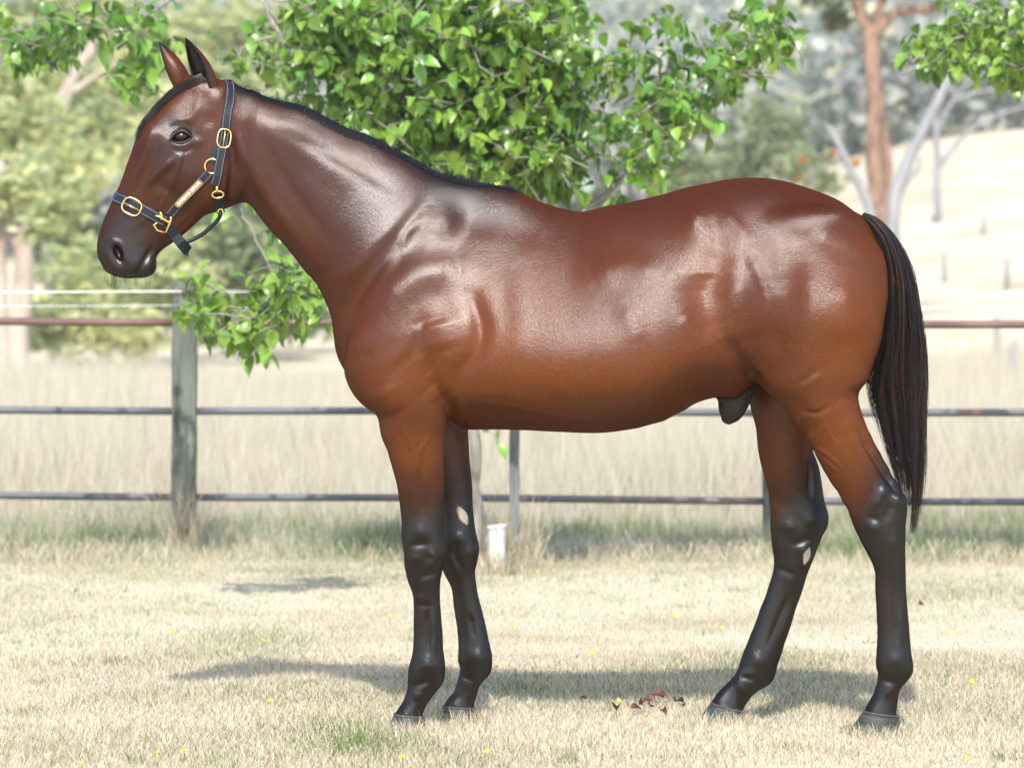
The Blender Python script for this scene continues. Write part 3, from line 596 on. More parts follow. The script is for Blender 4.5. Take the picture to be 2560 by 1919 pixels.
# eyes
m_eye, nt_, b_ = material('dark_eye', 0.04, 0.5); b_.inputs['Base Color'].default_value = (.012, .007, .005, 1); b_.inputs['Roughness'].default_value = .08; b_.inputs['Specular IOR Level'].default_value = .4
def uv_ball(c, r, n=20, m=12):
    V = []; F = []
    for i in range(m + 1):
        th = math.pi * i / m
        for k in range(n):
            ph = 2 * math.pi * k / n
            V.append((c[0] + r[0] * math.sin(th) * math.cos(ph), c[1] + r[1] * math.sin(th) * math.sin(ph), c[2] + r[2] * math.cos(th)))
    for i in range(m):
        for k in range(n): F.append((i * n + k, (i + 1) * n + k, (i + 1) * n + (k + 1) % n, i * n + (k + 1) % n))
    return V, F
for y0 in (-.086, .045):
    X, Z = hpt(454, 341, y0); MB().add(uv_ball((X, y_mid(X) + y0, Z), (.026, .022, .0165))).build('eye', m_eye, horse)

m_lid, nt_, b_ = material('dark_eyelid', .5, .3); b_.inputs['Base Color'].default_value = (.012, .009, .008, 1)
def lid_tube(line, r, out):
    P = []
    for x, y in catmull(line, 4):
        X, Z = hpt(x, y, -.105); h = SKIN.ray_cast(Vector((X, 8, Z)), Vector((0, 1, 0)))
        P.append(Vector((X, min(h[0].y, y_mid(X) - .1035) - out, Z)))
    for _ in range(3): P = [P[0]] + [(P[i - 1] + P[i] * 2 + P[i + 1]) / 4 for i in range(1, len(P) - 1)] + [P[-1]]
    n = len(P); MB().add(tube(P, [r * (.35 + .65 * math.sin(math.pi * i / (n - 1))) for i in range(n)], 8)).build('eyelid', m_lid, horse)
lid_tube([(424, 353), (433, 337), (448, 328), (465, 329), (479, 343)], .0062, .001)
lid_tube([(425, 353), (440, 358), (458, 357), (472, 351), (479, 343)], .0042, .0)
# hooves: slanted, ringed horn capsules
m_hoof = noisy('hoof_horn', [(.25, (.008, .009, .010)), (.55, (.028, .029, .031)), (.8, (.085, .08, .068))], scale=26, rough=.5, bump=.5, dist=.003, stretch=(.35, .35, 4.0))
m_coronet = noisy('coronet_band', [(.3, (.03, .026, .022)), (.7, (.085, .072, .05))], scale=40, rough=.7)
def hoof(cf, cb, toe, heel, y0, b0, b1):
    V = []; F = []; n, m = 28, 9
    f0 = hpt(*cf, y0); k0 = hpt(*cb, y0); f1 = (hpt(*toe, y0)[0], 0.0); k1 = (hpt(*heel, y0)[0], 0.0)
    for i in range(m + 1):
        t = i / m; xf, zf = f0[0] + (f1[0] - f0[0]) * t, f0[1] + (f1[1] - f0[1]) * t
        xb, zb = k0[0] + (k1[0] - k0[0]) * t, k0[1] + (k1[1] - k0[1]) * t
        wv = b0 + (b1 - b0) * t + .0007 * math.sin(i * 2.7)
        for k in range(n):
            an = 2 * math.pi * k / n; cx = math.cos(an); sy = math.sin(an)
            u = (1 - cx) / 2; sq = abs(sy) ** .85 * (1 if sy > 0 else -1) * (1.0 if cx > -.3 else 1.0 - .25 * (-.3 - cx))
            X = xf + (xb - xf) * u
            V.append((X, y_mid(X) + y0 + sq * wv, zf + (zb - zf) * u))
    for i in range(m):
        for k in range(n): F.append((i * n + k, i * n + (k + 1) % n, (i + 1) * n + (k + 1) % n, (i + 1) * n + k))
    F.append(tuple(range(n))); F.append(tuple(m * n + k for k in range(n - 1, -1, -1)))
    ho = MB().add((V, F)).build('hoof', m_hoof, horse)
    MB().add(tube([Vector(V[k % n]) + Vector((0, 0, -.001)) for k in range(n + 1)], .0032, 6, False)).build('coronet', m_coronet, ho)
    return ho
hoof((985, 1783), (1060, 1790), (968, 1822), (1068, 1822), -.115, .038, .052)
hoof((1108, 1763), (1188, 1768), (1094, 1798), (1202, 1798), .112, .038, .052)
hoof((2158, 1776), (2246, 1788), (2118, 1834), (2254, 1834), -.145, .039, .051)
hoof((1777, 1755), (1864, 1778), (1742, 1804), (1868, 1804), .131, .039, .051)
# ------------------------------------------------------------------ mane, forelock, tail: real strands
def strands_mesh(name, paths, r0, cols):
    """paths (n,m,3) -> three-sided tapering strands"""
    P = np.asarray(paths); n, m, _ = P.shape
    T = np.gradient(P, axis=1); T /= np.linalg.norm(T, axis=2)[..., None] + 1e-9
    A = np.cross(T, np.array([.3, 1, .2])); A /= np.linalg.norm(A, axis=2)[..., None] + 1e-9
    B = np.cross(T, A)
    tt = np.linspace(0, 1, m); prof = (1 - .75 * tt ** 2)[None, :, None] * np.asarray(r0).reshape(-1, 1, 1)
    ring = [P + prof * (A * math.cos(a) + B * math.sin(a)) for a in (0, 2.094, 4.189)]
    V = np.stack(ring, 2).reshape(-1, 3)
    i, j, k = np.meshgrid(np.arange(n), np.arange(m - 1), np.arange(3), indexing='ij')
    a = (i * m + j) * 3 + k; b = (i * m + j) * 3 + (k + 1) % 3
    F = np.stack([a, b, b + 3, a + 3], -1).reshape(-1, 4)
    C_ = np.repeat(np.asarray(cols), m * 3, axis=0)
    return np_mesh(name, V, F, {'coat': C_}, [m_hair])
m_hair, nt_, b_ = material('hair', 0.36, 0.3)
at = nd(nt_, 'ShaderNodeVertexColor', layer_name='coat'); nt_.links.new(at.outputs[0], b_.inputs['Base Color'])
def drape(p, lift):
    loc, nor, _, _ = SKIN.find_nearest(p)
    return loc + nor * lift
def top_at(X, y):
    h = SKIN.ray_cast(Vector((X, y_mid(X) + y, 3)), Vector((0, 0, -1)))
    return h[0]
R = random.Random(5)
crest = catmull([hpt(x, y) for x, y in [(585, 212), (672, 245), (770, 270), (851, 312), (916, 339), (977, 370), (1038, 402), (1099, 434), (1160, 451), (1225, 462), (1295, 480)]], 20)
paths = []; rad = []; cols = []
for k in range(3200):
    f = R.random(); c = crest[int(f * (len(crest) - 1))]; fade = min(1, f / .06, (1 - f) / .16)
    X = c[0] + R.uniform(-.006, .006); ln = R.uniform(.6, 1.0) * max(.15, fade)
    y0 = -.034 * fade * R.random() ** .6; pts = []
    h = top_at(X, y0)
    if h is None: continue
    drift = R.uniform(.010, .03); lift = .001 + .0028 * fade + (R.uniform(0, .012) if R.random() < .06 else 0)
    for q in range(7):
        u = q / 6; yy = y0 + u * (.075 * ln); Xq = X + drift * u
        g = top_at(Xq, min(yy, .05))
        if g is None: g = h
        pts.append(Vector((Xq, y_mid(Xq) + yy, g.z + lift * math.sin(math.pi * min(1, u * 1.2 + .12)) - max(0, yy - .05) * .5)))
    paths.append(pts); rad.append(R.uniform(.0007, .0012)); b = R.uniform(.6, 1.3); cols.append((.010 * b, .0095 * b, .011 * b))
link('mane', strands_mesh('mane', paths, rad, cols), None, horse)
paths = []; rad = []; cols = []
fl = [(498, 186), (466, 200), (434, 217), (404, 246), (380, 274), (360, 302), (346, 326), (339, 350)]
def cast(px, py, far=False, loose=False):
    y0 = .02 if far else -.1; X, Z = hpt(px, py, y0)
    h = SKIN.ray_cast(Vector((X, 14 if far else 8, Z)), Vector((0, -1 if far else 1, 0)))
    if h[0]: return (h[0], h[1])
    if not loose: return None
    l = SKIN.find_nearest(Vector((X, y_mid(X) + (.0 if far else -.07), Z)))
    return (Vector((X, l[0].y, Z)), Vector((0, 1 if far else -1, 0)))
fc_ = catmull(fl, 3)
for k in range(120):
    inn = R.random() ** 1.2; n_ = R.uniform(.45, 1.0); pts = []; ph = R.uniform(-3, 3); lf = .002 + .006 * R.random(); last = int(7 + 15 * n_)
    for q in range(15):
        i = last * q / 14; i0 = min(int(i), len(fc_) - 2); x, y = fc_[i0] + (fc_[i0 + 1] - fc_[i0]) * (i - i0); u = q / 14
        sp = (1 + inn * ((26 if k % 3 == 0 else 13) * (1 - .8 * u))) + ph * u * 1.5
        h = cast(x + sp * .72, y + sp * .7)
        if h is None: h = (drape(wpt(x, y, y_mid(-.95) - .02), 0), Vector((-.6, -.3, .6)))
        pts.append(h[0] + h[1] * (lf + .003 * math.sin(4 * u + ph)))
    for _ in range(2): pts = [pts[0]] + [(pts[a - 1] + 2 * pts[a] + pts[a + 1]) / 4 for a in range(1, 14)] + [pts[14]]
    paths.append(pts); rad.append(R.uniform(.0005, .0009)); b = R.uniform(.6, 1.6); cols.append((.017 * b, .011 * b, .010 * b))
link('forelock', strands_mesh('forelock', paths, rad, cols), None, horse)
# tail
outer = catmull([(2160, 532), (2192, 545), (2222, 575), (2252, 625), (2278, 690), (2297, 765), (2308, 850), (2312, 940), (2311, 1030), (2308, 1120), (2303, 1210), (2294, 1280), (2283, 1335)], 6)
inner = catmull([(2150, 545), (2168, 565), (2186, 600), (2200, 650), (2205, 710), (2200, 780), (2188, 850), (2172, 930), (2176, 1000), (2196, 1080), (2226, 1160), (2250, 1235), (2262, 1310)], 6)
TM = 13; paths = []; rad = []; cols = []
locks = [(q / 84 + R.gauss(0, .012), R.uniform(0, 6.283), math.sqrt(R.random()), (R.uniform(.80, 1.0) if R.random() < .62 else R.uniform(.45, .85)), R.uniform(0, 6.28), R.uniform(.002, .009), R.gauss(0, .03)) for q in range(85)]
for k in range(4800):
    lp, ph, yr, ll, wob, wa, ls = locks[R.randrange(85)]; p = min(1.03, max(0, lp + R.gauss(0, .03))); ln = ll * R.uniform(.7, 1.0)
    if p < .12: ln *= .76
    ln = min(1.0, ln * 1.06)
    st = R.random() ** 2 * .25; pts = []; stray = ls + R.gauss(0, .015) + (R.gauss(0, .14) if R.random() < .03 else 0); jx = R.gauss(0, .0035); jy = R.gauss(0, .004); w2 = R.uniform(0, 6.28)
    for q in range(TM):
        u = st * .6 + (ln - st * .6) * q / (TM - 1); i = min(u, .999) * (len(outer) - 1); i0 = int(i); fr = i - i0
        o = outer[i0] * (1 - fr) + outer[i0 + 1] * fr; n_ = inner[i0] * (1 - fr) + inner[i0 + 1] * fr
        pp = p + (lp - p) * .8 * min(1, max(0, u - .2) * 1.3) + stray * u * u; xy = n_ + (o - n_) * pp
        X, Z = hpt(*xy); g_ = min(1, u * 3)
        th = (.020 + .045 * math.sin(min(1, u * 1.5 + .15) * math.pi * .75)) * (1 - abs(2 * p - 1) ** 2 * .6) * (1 - .4 * max(0, u - .6))
        pts.append((X + g_ * (wa * math.sin(wob + 10 * u) + jx + .002 * math.sin(w2 + 21 * u)), y_mid(X) + th * yr * math.sin(ph) + g_ * (wa * math.cos(wob + 8 * u) + jy), Z))
    paths.append(pts); rad.append(R.uniform(.0006, .0011)); b = R.uniform(.5, 1.5)
    cols.append((.060 * b, .023 * b, .011 * b) if R.random() < .18 else (.0065 * b, .0058 * b, .006 * b))
link('tail', strands_mesh('tail', paths, rad, cols), None, horse)
# whiskers round lips and chin
paths = []; rad = []; cols = []
for k in range(70):
    x = R.uniform(262, 392); y = R.uniform(665, 690); y0 = R.uniform(-.10, -.03); X, Z = hpt(x, y, y0)
    p = drape(Vector((X, y_mid(X) + y0, Z)), 0); L = R.uniform(.02, .05); d = Vector((R.uniform(-.4, .3), R.uniform(-.6, .1), -1)).normalized()
    paths.append([p + d * L * q / 4 + Vector((.004 * (q / 4) ** 2, 0, 0)) for q in range(5)]); rad.append(.00035); cols.append((.03, .025, .02))
link('whiskers', strands_mesh('whiskers', paths, rad, cols), None, horse)['kind'] = 'stuff'

# ------------------------------------------------------------------ halter
m_leather = noisy('dark_leather', [(.3, (.006, .007, .010)), (.7, (.011, .013, .018))], scale=60, rough=.42, spec=.3, bump=.25, dist=.001)
m_brass, nt_, b_ = material('brass', .22); b_.inputs['Base Color'].default_value = (.83, .58, .22, 1); b_.inputs['Metallic'].default_value = 1.0
m_plate = noisy('dull_brass', [(.3, (.20, .12, .035)), (.7, (.27, .17, .05))], scale=40, rough=.4, bump=.05, metallic=.6)
m_thread, nt_, b_ = material('thread', .7); b_.inputs['Base Color'].default_value = (.26, .30, .38, 1)
m_ink, nt_, b_ = material('pale_letters', .5); b_.inputs['Base Color'].default_value = (.82, .80, .74, 1)
halter = empty('halter', tuple(wpt(470, 480, y_mid(-.9) - .1)))
tag(halter, 'dark leather halter with brass buckles and name plate on the horse\'s head', 'halter')
NEARV = Vector((0, 1, 0))
def on_skin(line, far=False, n=26):
    pts = catmull([(float(a), float(b)) for a, b in line], 12); sel = pts[np.linspace(0, len(pts) - 1, n).astype(int)]
    return [cast(*p, far) for p in sel if cast(*p, far)]
def smooth_pts(P, it=3):
    P = [(Vector(a), Vector(b)) for a, b in P]
    for _ in range(it):
        P = [P[0]] + [((P[i - 1][0] + 2 * P[i][0] + P[i + 1][0]) / 4, (P[i - 1][1] + P[i][1] + P[i + 1][1]).normalized()) for i in range(1, len(P) - 1)] + [P[-1]]
    return P
def ribbon(name, P, w, th, lift, mat, parent, stitch=True, point=0):
    """flat strap along surface samples (point, normal); w, th, lift in metres"""
    V = []; F = []; S1 = []; S2 = []
    for i, (p, n) in enumerate(P):
        t = (P[min(i + 1, len(P) - 1)][0] - P[max(i - 1, 0)][0]).normalized(); n = (n - t * n.dot(t)).normalized(); b = t.cross(n)
        ww = w * (1 if not point or i < len(P) - point else max(.25, (len(P) - 1 - i) / point))
        c = p + n * lift; e = ww * .5
        for (u, v) in ((-e, 0), (-e, th * .7), (-e * .86, th), (e * .86, th), (e, th * .7), (e, 0)): V.append(c + b * u + n * v)
        S1.append(c + b * e * .76 + n * (th + .0002)); S2.append(c - b * e * .76 + n * (th + .0002))
    for i in range(len(P) - 1):
        for k in range(6): F.append((i * 6 + k, i * 6 + (k + 1) % 6, (i + 1) * 6 + (k + 1) % 6, (i + 1) * 6 + k))
    F.append((5, 4, 3, 2, 1, 0)); F.append(tuple((len(P) - 1) * 6 + k for k in range(6)))
    o = MB().add((V, F)).build(name, mat, parent, smooth=False)
    if stitch:
        mb = MB()
        for S in (S1, S2):
            acc = 0.0
            for i in range(len(S) - 1):
                L = (S[i + 1] - S[i]).length; nd_ = max(1, round(L / .0055))
                for q in range(nd_):
                    a = S[i].lerp(S[i + 1], (q + .12) / nd_); b2 = S[i].lerp(S[i + 1], (q + .84) / nd_)
                    mb.add(tube([a, b2], .00055, 4, False))
        mb.build('stitching', m_thread, o)
    return o
def frame_at(px, py, ang, lift):
    """a flat place on the skin: origin, along, across, normal; ang = direction of 'along' in the photo, degrees, + is clockwise"""
    p, n = cast(px, py, False, True); n = Vector((n.x * .5, n.y, n.z * .5)).normalized()
    a = Vector((math.cos(math.radians(ang)), 0, -math.sin(math.radians(ang)))); a = (a - n * a.dot(n)).normalized(); b = n.cross(a)
    return p + n * lift, a, b, n
def oval_buckle(px, py, ang, L, W, r, lift, parent):
    o, a, b, n = frame_at(px, py, ang, lift); P = []
    for k in range(33):
        an = 2 * math.pi * k / 32; ca, sa = math.cos(an), math.sin(an)
        P.append(o + a * L * .5 * abs(ca) ** .7 * (1 if ca > 0 else -1) + b * W * .5 * abs(sa) ** .7 * (1 if sa > 0 else -1))
    k = MB().add(tube(P, r, 10, False)).build('buckle', m_brass, parent)
    MB().add(tube([o - a * L * .5 + n * .001, o + n * .003, o + a * L * .44 + n * .002], [r * .8, r * .7, r * .5], 8)).build('prong', m_brass, k)
# noseband: near side, over the nose, far side
near = on_skin([(292, 494), (340, 515), (372, 532), (412, 553)]); far = on_skin([(296, 497), (340, 515), (380, 536), (412, 553)], True)
X, Z = hpt(276, 486, -.04); br = [(drape(Vector((X - .01, y_mid(X) - .04 + d, Z + .006)), 0), Vector((-.85, .25 * (1 if d > 0 else -1) if d else 0, .4)).normalized()) for d in (-.02, 0, .02)]
nose = smooth_pts([p for p in near[::-1]] + br + far, 3)
ribbon('noseband', nose, .029, .004, .0035, m_leather, halter)
oval_buckle(331, 517, 26, .056, .046, .0028, .010, halter)
ribbon('keeper', smooth_pts(on_skin([(356, 512), (346, 531)], n=5), 1), .008, .003, .008, m_leather, halter, False)
# strap end below the square ring, round under the jaw
c0 = cast(416, 560); c1 = cast(436, 590)
lo = wpt(468, 628, y_mid(-.94) - .062); far1 = cast(416, 560, True)
drop = [(c0[0] + Vector((0, -.004, 0)), c0[1]), (c1[0] + Vector((0, -.006, 0)), c1[1]), (wpt(452, 607, y_mid(-.94) - .085), Vector((.2, -1, -.1)).normalized()), (lo, Vector((.6, -.8, -.25)).normalized())]
ribbon('chin_strap', smooth_pts([(Vector(p), Vector(n)) for p, n in drop], 0), .030, .004, .002, m_leather, halter, False)
und = [(lo, Vector((.6, -.8, -.25)).normalized())] + [(lo.lerp(Vector(far1[0]) + Vector((.04, 0, -.05)), t) + Vector((.008, 0, -.006)), Vector((.75, (t - .5) * 1.2, -.6)).normalized()) for t in (.3, .6, .9)]
ribbon('chin_strap', und, .030, .004, .001, m_leather, halter, False)
# cheek strap and plate
ck = smooth_pts(on_skin([(423, 537), (450, 505), (488, 468), (524, 432)]), 4)
ribbon('cheek_strap', ck, .0245, .004, .003, m_leather, halter)
def plate(name, L, W, z0, z1, mat, parent, o, a, b, n):
    V = []; F = []; m = 24
    for z in (z0, z1):
        for k in range(m):
            an = 2 * math.pi * (k + .5) / m; ca, sa = math.cos(an), math.sin(an)
            u = (L - W) * .5 * (1 if ca > 0 else -1) + W * .5 * ca; V.append(o + a * u + b * W * .5 * sa + n * z)
    F = [(k, (k + 1) % m, m + (k + 1) % m, m + k) for k in range(m)] + [tuple(range(m, 2 * m)), tuple(range(m - 1, -1, -1))]
    return MB().add((V, F)).build(name, mat, parent, False)
mid = ck[len(ck) // 2]
o_, a_, b_2, n_ = frame_at(473, 483, -45.5, .0085)
pl = plate('name_plate', .105, .0185, 0, .0016, m_brass, halter, o_, a_, b_2, n_)
plate('panel', .101, .0148, .0016, .0021, m_plate, pl, o_, a_, b_2, n_)
fc = bpy.data.curves.new('lettering', 'FONT'); fc.body = 'OAKBANK ESTATE'; fc.align_x = 'CENTER'; fc.align_y = 'CENTER'; fc.size = .0125; fc.extrude = .0002; fc.offset = .00025
tmp = bpy.data.objects.new('tmp_text', fc); C.objects.link(tmp); bpy.context.view_layer.update()
me = bpy.data.meshes.new_from_object(tmp.evaluated_get(bpy.context.evaluated_depsgraph_get())); bpy.data.objects.remove(tmp)
co = np.empty(len(me.vertices) * 3); me.vertices.foreach_get('co', co); co = co.reshape(-1, 3)
sc_ = .092 / (co[:, 0].max() - co[:, 0].min()); co[:, 0] *= sc_
A_, B_, N_, O_ = (np.array(v) for v in (a_, b_2, n_, o_))
if B_[2] < 0: B_ = -B_
me.vertices.foreach_set('co', (O_ + co[:, :1] * A_ + co[:, 1:2] * B_ + (co[:, 2:3] + .0026) * N_).ravel()); me.update()
me.materials.clear(); link('lettering', me, m_ink, pl, False)
# crown strap: from the snap over the poll and down the far side
near = on_skin([(538, 463), (546, 430), (558, 350), (565, 300), (571, 250), (571, 212)], n=30)
X, Z = hpt(566, 196, -.01); top = [(drape(Vector((X, y_mid(X) + d, Z + .02)), 0), Vector((0, d * 25, 1)).normalized()) for d in (-.025, 0, .025)]
far = on_skin([(571, 215), (566, 300), (552, 420)], True, 14)
ribbon('crown_strap', smooth_pts(near + top + far, 4), .0255, .0045, .004, m_leather, halter)
oval_buckle(559, 347, 98, .054, .038, .0028, .0105, halter)
ribbon('billet', smooth_pts(on_skin([(541, 366), (533, 390), (528, 405)], n=8), 2), .018, .003, .003, m_leather, halter, False)
def ring(px, py, R_, r, lift, name, parent, squash=1.0, ang=0):
    o, a, b, n = frame_at(px, py, ang, lift)
    MB().add(tube([o + (a * math.cos(t) + b * math.sin(t) * squash) * R_ for t in np.linspace(0, 2 * math.pi, 29)], r, 8, False)).build(name, m_brass, parent)
ring(531, 416, .021, .0026, .004, 'ring', halter)
def bar(name, pts, r, lift, parent, mat=None, n=8):
    P = [cast(*p, False, True) for p in pts]
    return MB().add(tube([p + n_ * lift for p, n_ in P], r, n)).build(name, mat or m_brass, parent)
# square brass ring that joins noseband and cheek strap
bar('square_ring', [(388, 537), (400, 541), (418, 552), (428, 560)], .0038, .011, halter)
bar('square_ring', [(393, 556), (384, 561), (392, 575), (412, 579)], .0032, .010, halter)
bar('square_ring', [(412, 579), (420, 562), (427, 545), (424, 541)], .0034, .010, halter)
bar('square_ring', [(400, 527), (405, 538), (402, 549)], .0034, .011, halter)
# throat snap, keeper and rolled throat strap
bar('swivel', [(542, 465), (543, 478)], .0045, .006, halter)
ring(544, 485, .0165, .0026, .008, 'dee', halter, .62, 0)
ribbon('snap_loop', smooth_pts(on_skin([(544, 488), (545, 505), (546, 524)], n=8), 1), .024, .009, .002, m_leather, halter, False)
ring(549, 528, .007, .002, .008, 'link', halter)
roll = [wpt(551, 532, y_mid(-.85) - .085), wpt(548, 545, y_mid(-.85) - .075), wpt(532, 563, y_mid(-.87) - .065), wpt(508, 584, y_mid(-.9) - .06), wpt(482, 599, y_mid(-.92) - .06), wpt(458, 606, y_mid(-.94) - .065)]
MB().add(tube([Vector(p) for p in catmull([tuple(p) for p in roll], 6)], .0062, 10)).build('throat_strap', m_leather, halter)
# ------------------------------------------------------------------ far bush on the hillside: one mass
m_far = leaf_material('haze_paled_bush', [(.3, (.38, .40, .33)), (.5, (.48, .49, .43)), (.7, (.54, .53, .50))], trans=.5, scale=.05, spec=.2, rough=.7)  # grey-green leaves, colour lifted paler to stand in for distance haze
blobs = []
Rb = random.Random(21)
for k in range(1100):
    Y = Rb.uniform(135, 440); X = Rb.uniform(-.17, .17) * Y
    zz = gz(X, Y); pyy = HY + (CAMH - zz) * FPX / Y; q = X / Y
    if pyy > float(np.interp(q, [0, .05, .08, .11, .14], [800, 600, 490, 400, 350])): continue
    h = Rb.uniform(5, 10); z = gz(X, Y)
    blobs.append(((X, Y, z + h * .45), (h * Rb.uniform(.4, .65), h * .45, h * .55), 220))
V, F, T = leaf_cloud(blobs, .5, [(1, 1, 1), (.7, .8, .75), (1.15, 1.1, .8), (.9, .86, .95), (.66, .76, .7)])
tag(link('bush_mass', np_mesh('bush_mass', V, F, {'tint': T}), m_far, smooth=False), 'grey-green bushland, leaf colour paled to stand in for haze, covering the hillside behind the paddock', 'bushland', kind='stuff')

# ------------------------------------------------------------------ gum trees and shrubs beyond the fence, at the left
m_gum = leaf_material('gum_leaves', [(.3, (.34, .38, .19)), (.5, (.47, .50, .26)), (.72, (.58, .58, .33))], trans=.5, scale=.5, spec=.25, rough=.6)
m_dark_gum = leaf_material('dark_gum_leaves', [(.3, (.20, .24, .13)), (.6, (.31, .34, .19)), (.8, (.42, .43, .27))], trans=.5, scale=.5, spec=.25, rough=.6)  # darker green leaf colour than the yellow-green gums
m_bark = noisy('pink_gum_bark', [(.3, (.24, .18, .14)), (.5, (.38, .32, .26)), (.7, (.48, .43, .38))], scale=2.5, rough=.85, stretch=(1, 1, .25), bump=.5, dist=.02)
m_orange = noisy('orange_gum_bark', [(.34, (.055, .038, .03)), (.44, (.17, .10, .065)), (.54, (.26, .155, .10)), (.66, (.29, .22, .175)), (.8, (.14, .095, .07))], scale=9, rough=.85, stretch=(1.6, 1.6, .35), bump=.5, dist=.02)
m_dead = noisy('bleached_dead_wood', [(.3, (.17, .168, .17)), (.6, (.26, .257, .262)), (.8, (.33, .327, .333))], scale=4, rough=.9, stretch=(1, 1, .3), bump=.4, dist=.015)
def tree(name, label, base_px, Y, trunk, rt, clumps, mat, bark, size=.13, per=420, tints=((1, 1, 1), (.72, .8, .7), (1.15, 1.1, .9)), group=None, cat='tree'):
    """trunk: limb polylines in photo pixels at distance Y; clumps: (px, py, rx, ry, depth offset) in photo pixels"""
    b = wpt(base_px, 0, Y); z = gz(b.x, Y); t = tag(empty(name, (b.x, Y, z)), label, cat, group)
    k = Y / FPX
    for i, (line, r) in enumerate(trunk):
        mb = MB(); pts = [wpt(x, y, Y) for x, y in line]
        if i == 0: pts[0].z = z - .1
        limb(mb, pts, r, r * rt, wob=r * .06); mb.build('trunk' if i == 0 else 'branch', bark, t)
    bl = [(tuple(wpt(x, y, Y + dy)), (rx * k, max(rx, ry) * k * .8, ry * k), int(per * max(.4, rx * ry / 9000))) for x, y, rx, ry, dy in clumps]
    if bl:
        V, F, T = leaf_cloud(bl, size, tints); link('crown', np_mesh('crown', V, F, {'tint': T}), mat, t, False)
    return t
tree('gum_tree', 'pale gum tree with a forked pinkish trunk at the left edge of the paddock', 40, 47,
     [([(38, 990), (40, 900), (52, 780), (60, 680), (62, 600), (75, 520)], .18), ([(60, 640), (30, 600), (-20, 560)], .08), ([(64, 610), (110, 580), (160, 540)], .06), ([(10, 980), (4, 700), (0, 400)], .08)], .55,
     [(60, 480, 120, 60, 0), (150, 520, 70, 60, -1), (20, 440, 90, 60, 1), (110, 560, 70, 45, -1), (-60, 520, 90, 80, 0), (190, 480, 40, 50, 0)], m_gum, m_bark, .11)
tree('gum_tree', 'tall leafy yellow-green gum behind the horse\'s head at upper left', 170, 58,
     [([(140, 960), (120, 600), (115, 400), (150, 250), (235, 120)], .13), ([(150, 330), (190, 180), (245, 90)], .09), ([(180, 230), (240, 190), (300, 150)], .06), ([(118, 520), (125, 400), (110, 300)], .06)], .5,
     [(120, 240, 170, 90, 2), (60, 330, 130, 80, -2), (230, 330, 120, 90, 0), (150, 420, 130, 60, -3), (300, 230, 110, 90, 2), (40, 180, 130, 80, 3), (330, 120, 130, 90, 3), (60, 60, 150, 80, 4), (220, 40, 150, 80, 4), (200, 470, 60, 50, 0), (-60, 260, 120, 150, 2)], m_gum, m_bark, .14, 520)
tree('leafy_shrub', 'dense yellow-green shrub behind the muzzle, left of the fence post', 330, 52, [([(330, 930), (325, 800), (330, 700)], .12)], .5,
     [(300, 650, 120, 70, 0), (230, 760, 130, 90, -1), (360, 740, 130, 90, 0), (180, 680, 90, 70, 1), (420, 640, 100, 80, 1), (140, 820, 100, 70, -2), (320, 840, 120, 60, -2), (480, 720, 90, 70, 2)], m_gum, m_bark, .12, 480, cat='shrub')
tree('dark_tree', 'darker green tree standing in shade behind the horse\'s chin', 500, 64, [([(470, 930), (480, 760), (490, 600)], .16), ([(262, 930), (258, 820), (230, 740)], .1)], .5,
     [(500, 620, 120, 90, 0), (420, 560, 110, 80, 1), (600, 640, 110, 80, 0), (350, 580, 110, 90, 2), (250, 600, 90, 70, 2), (150, 640, 80, 70, 2), (540, 520, 130, 80, 3), (660, 580, 90, 90, 2), (560, 740, 110, 60, 0), (700, 700, 90, 70, 1)], m_dark_gum, m_bark, .14, 520)
tree('gum_tree', 'bright yellow-green gum rising between the ears and the upper leaves', 480, 78, [([(470, 940), (480, 500), (500, 200)], .25)], .4,
     [(470, 330, 150, 100, 0), (560, 230, 150, 110, 0), (420, 200, 140, 100, 2), (520, 90, 160, 100, 2), (380, 420, 110, 90, -1), (640, 380, 120, 120, 0), (500, 460, 140, 80, -1), (640, 100, 120, 110, 3)], m_gum, m_bark, .17, 420)
tree('leafy_shrub', 'low pale green shrub under the far end of the wire', 640, 70, [([(640, 900), (640, 860), (645, 830)], .08)], .5,
     [(640, 820, 110, 45, 0), (760, 800, 100, 50, 0), (540, 840, 80, 40, -1), (850, 790, 90, 60, 1)], m_dark_gum, m_bark, .12, 420, cat='shrub')
# ------------------------------------------------------------------ right: orange-barked gum, dead limbs, bushes below the hill
tree('gum_tree', 'tall gum with peeling orange-brown bark at upper right behind the rump', 2190, 58,
     [([(2196, 640), (2196, 560), (2190, 420), (2188, 250), (2178, 110), (2184, 80)], .175), ([(2180, 100), (2150, 30), (2125, -40)], .13), ([(2190, 95), (2225, 40), (2290, 25), (2330, 22), (2400, -20)], .09), ([(2186, 90), (2200, 20), (2225, -60)], .09), ([(2208, 520), (2222, 430), (2214, 330)], .08)], .72,
     [(2060, -20, 90, 40, 1), (2150, -60, 130, 50, 0), (2280, -60, 120, 40, 0), (2090, 50, 30, 25, 1)], m_dark_gum, m_orange, .15, 420)
tree('dead_tree', 'bleached grey dead tree with bare limbs leaning behind the orange-barked gum', 2235, 56,
     [([(2225, 640), (2232, 560), (2250, 450), (2300, 340), (2350, 240), (2385, 160), (2400, 100)], .125), ([(2180, 560), (2168, 500), (2130, 430), (2100, 365), (2070, 315)], .09), ([(2236, 500), (2270, 450), (2296, 420), (2298, 390)], .05), ([(2385, 170), (2440, 100), (2500, 60)], .06)], .45, [], None, m_dead)
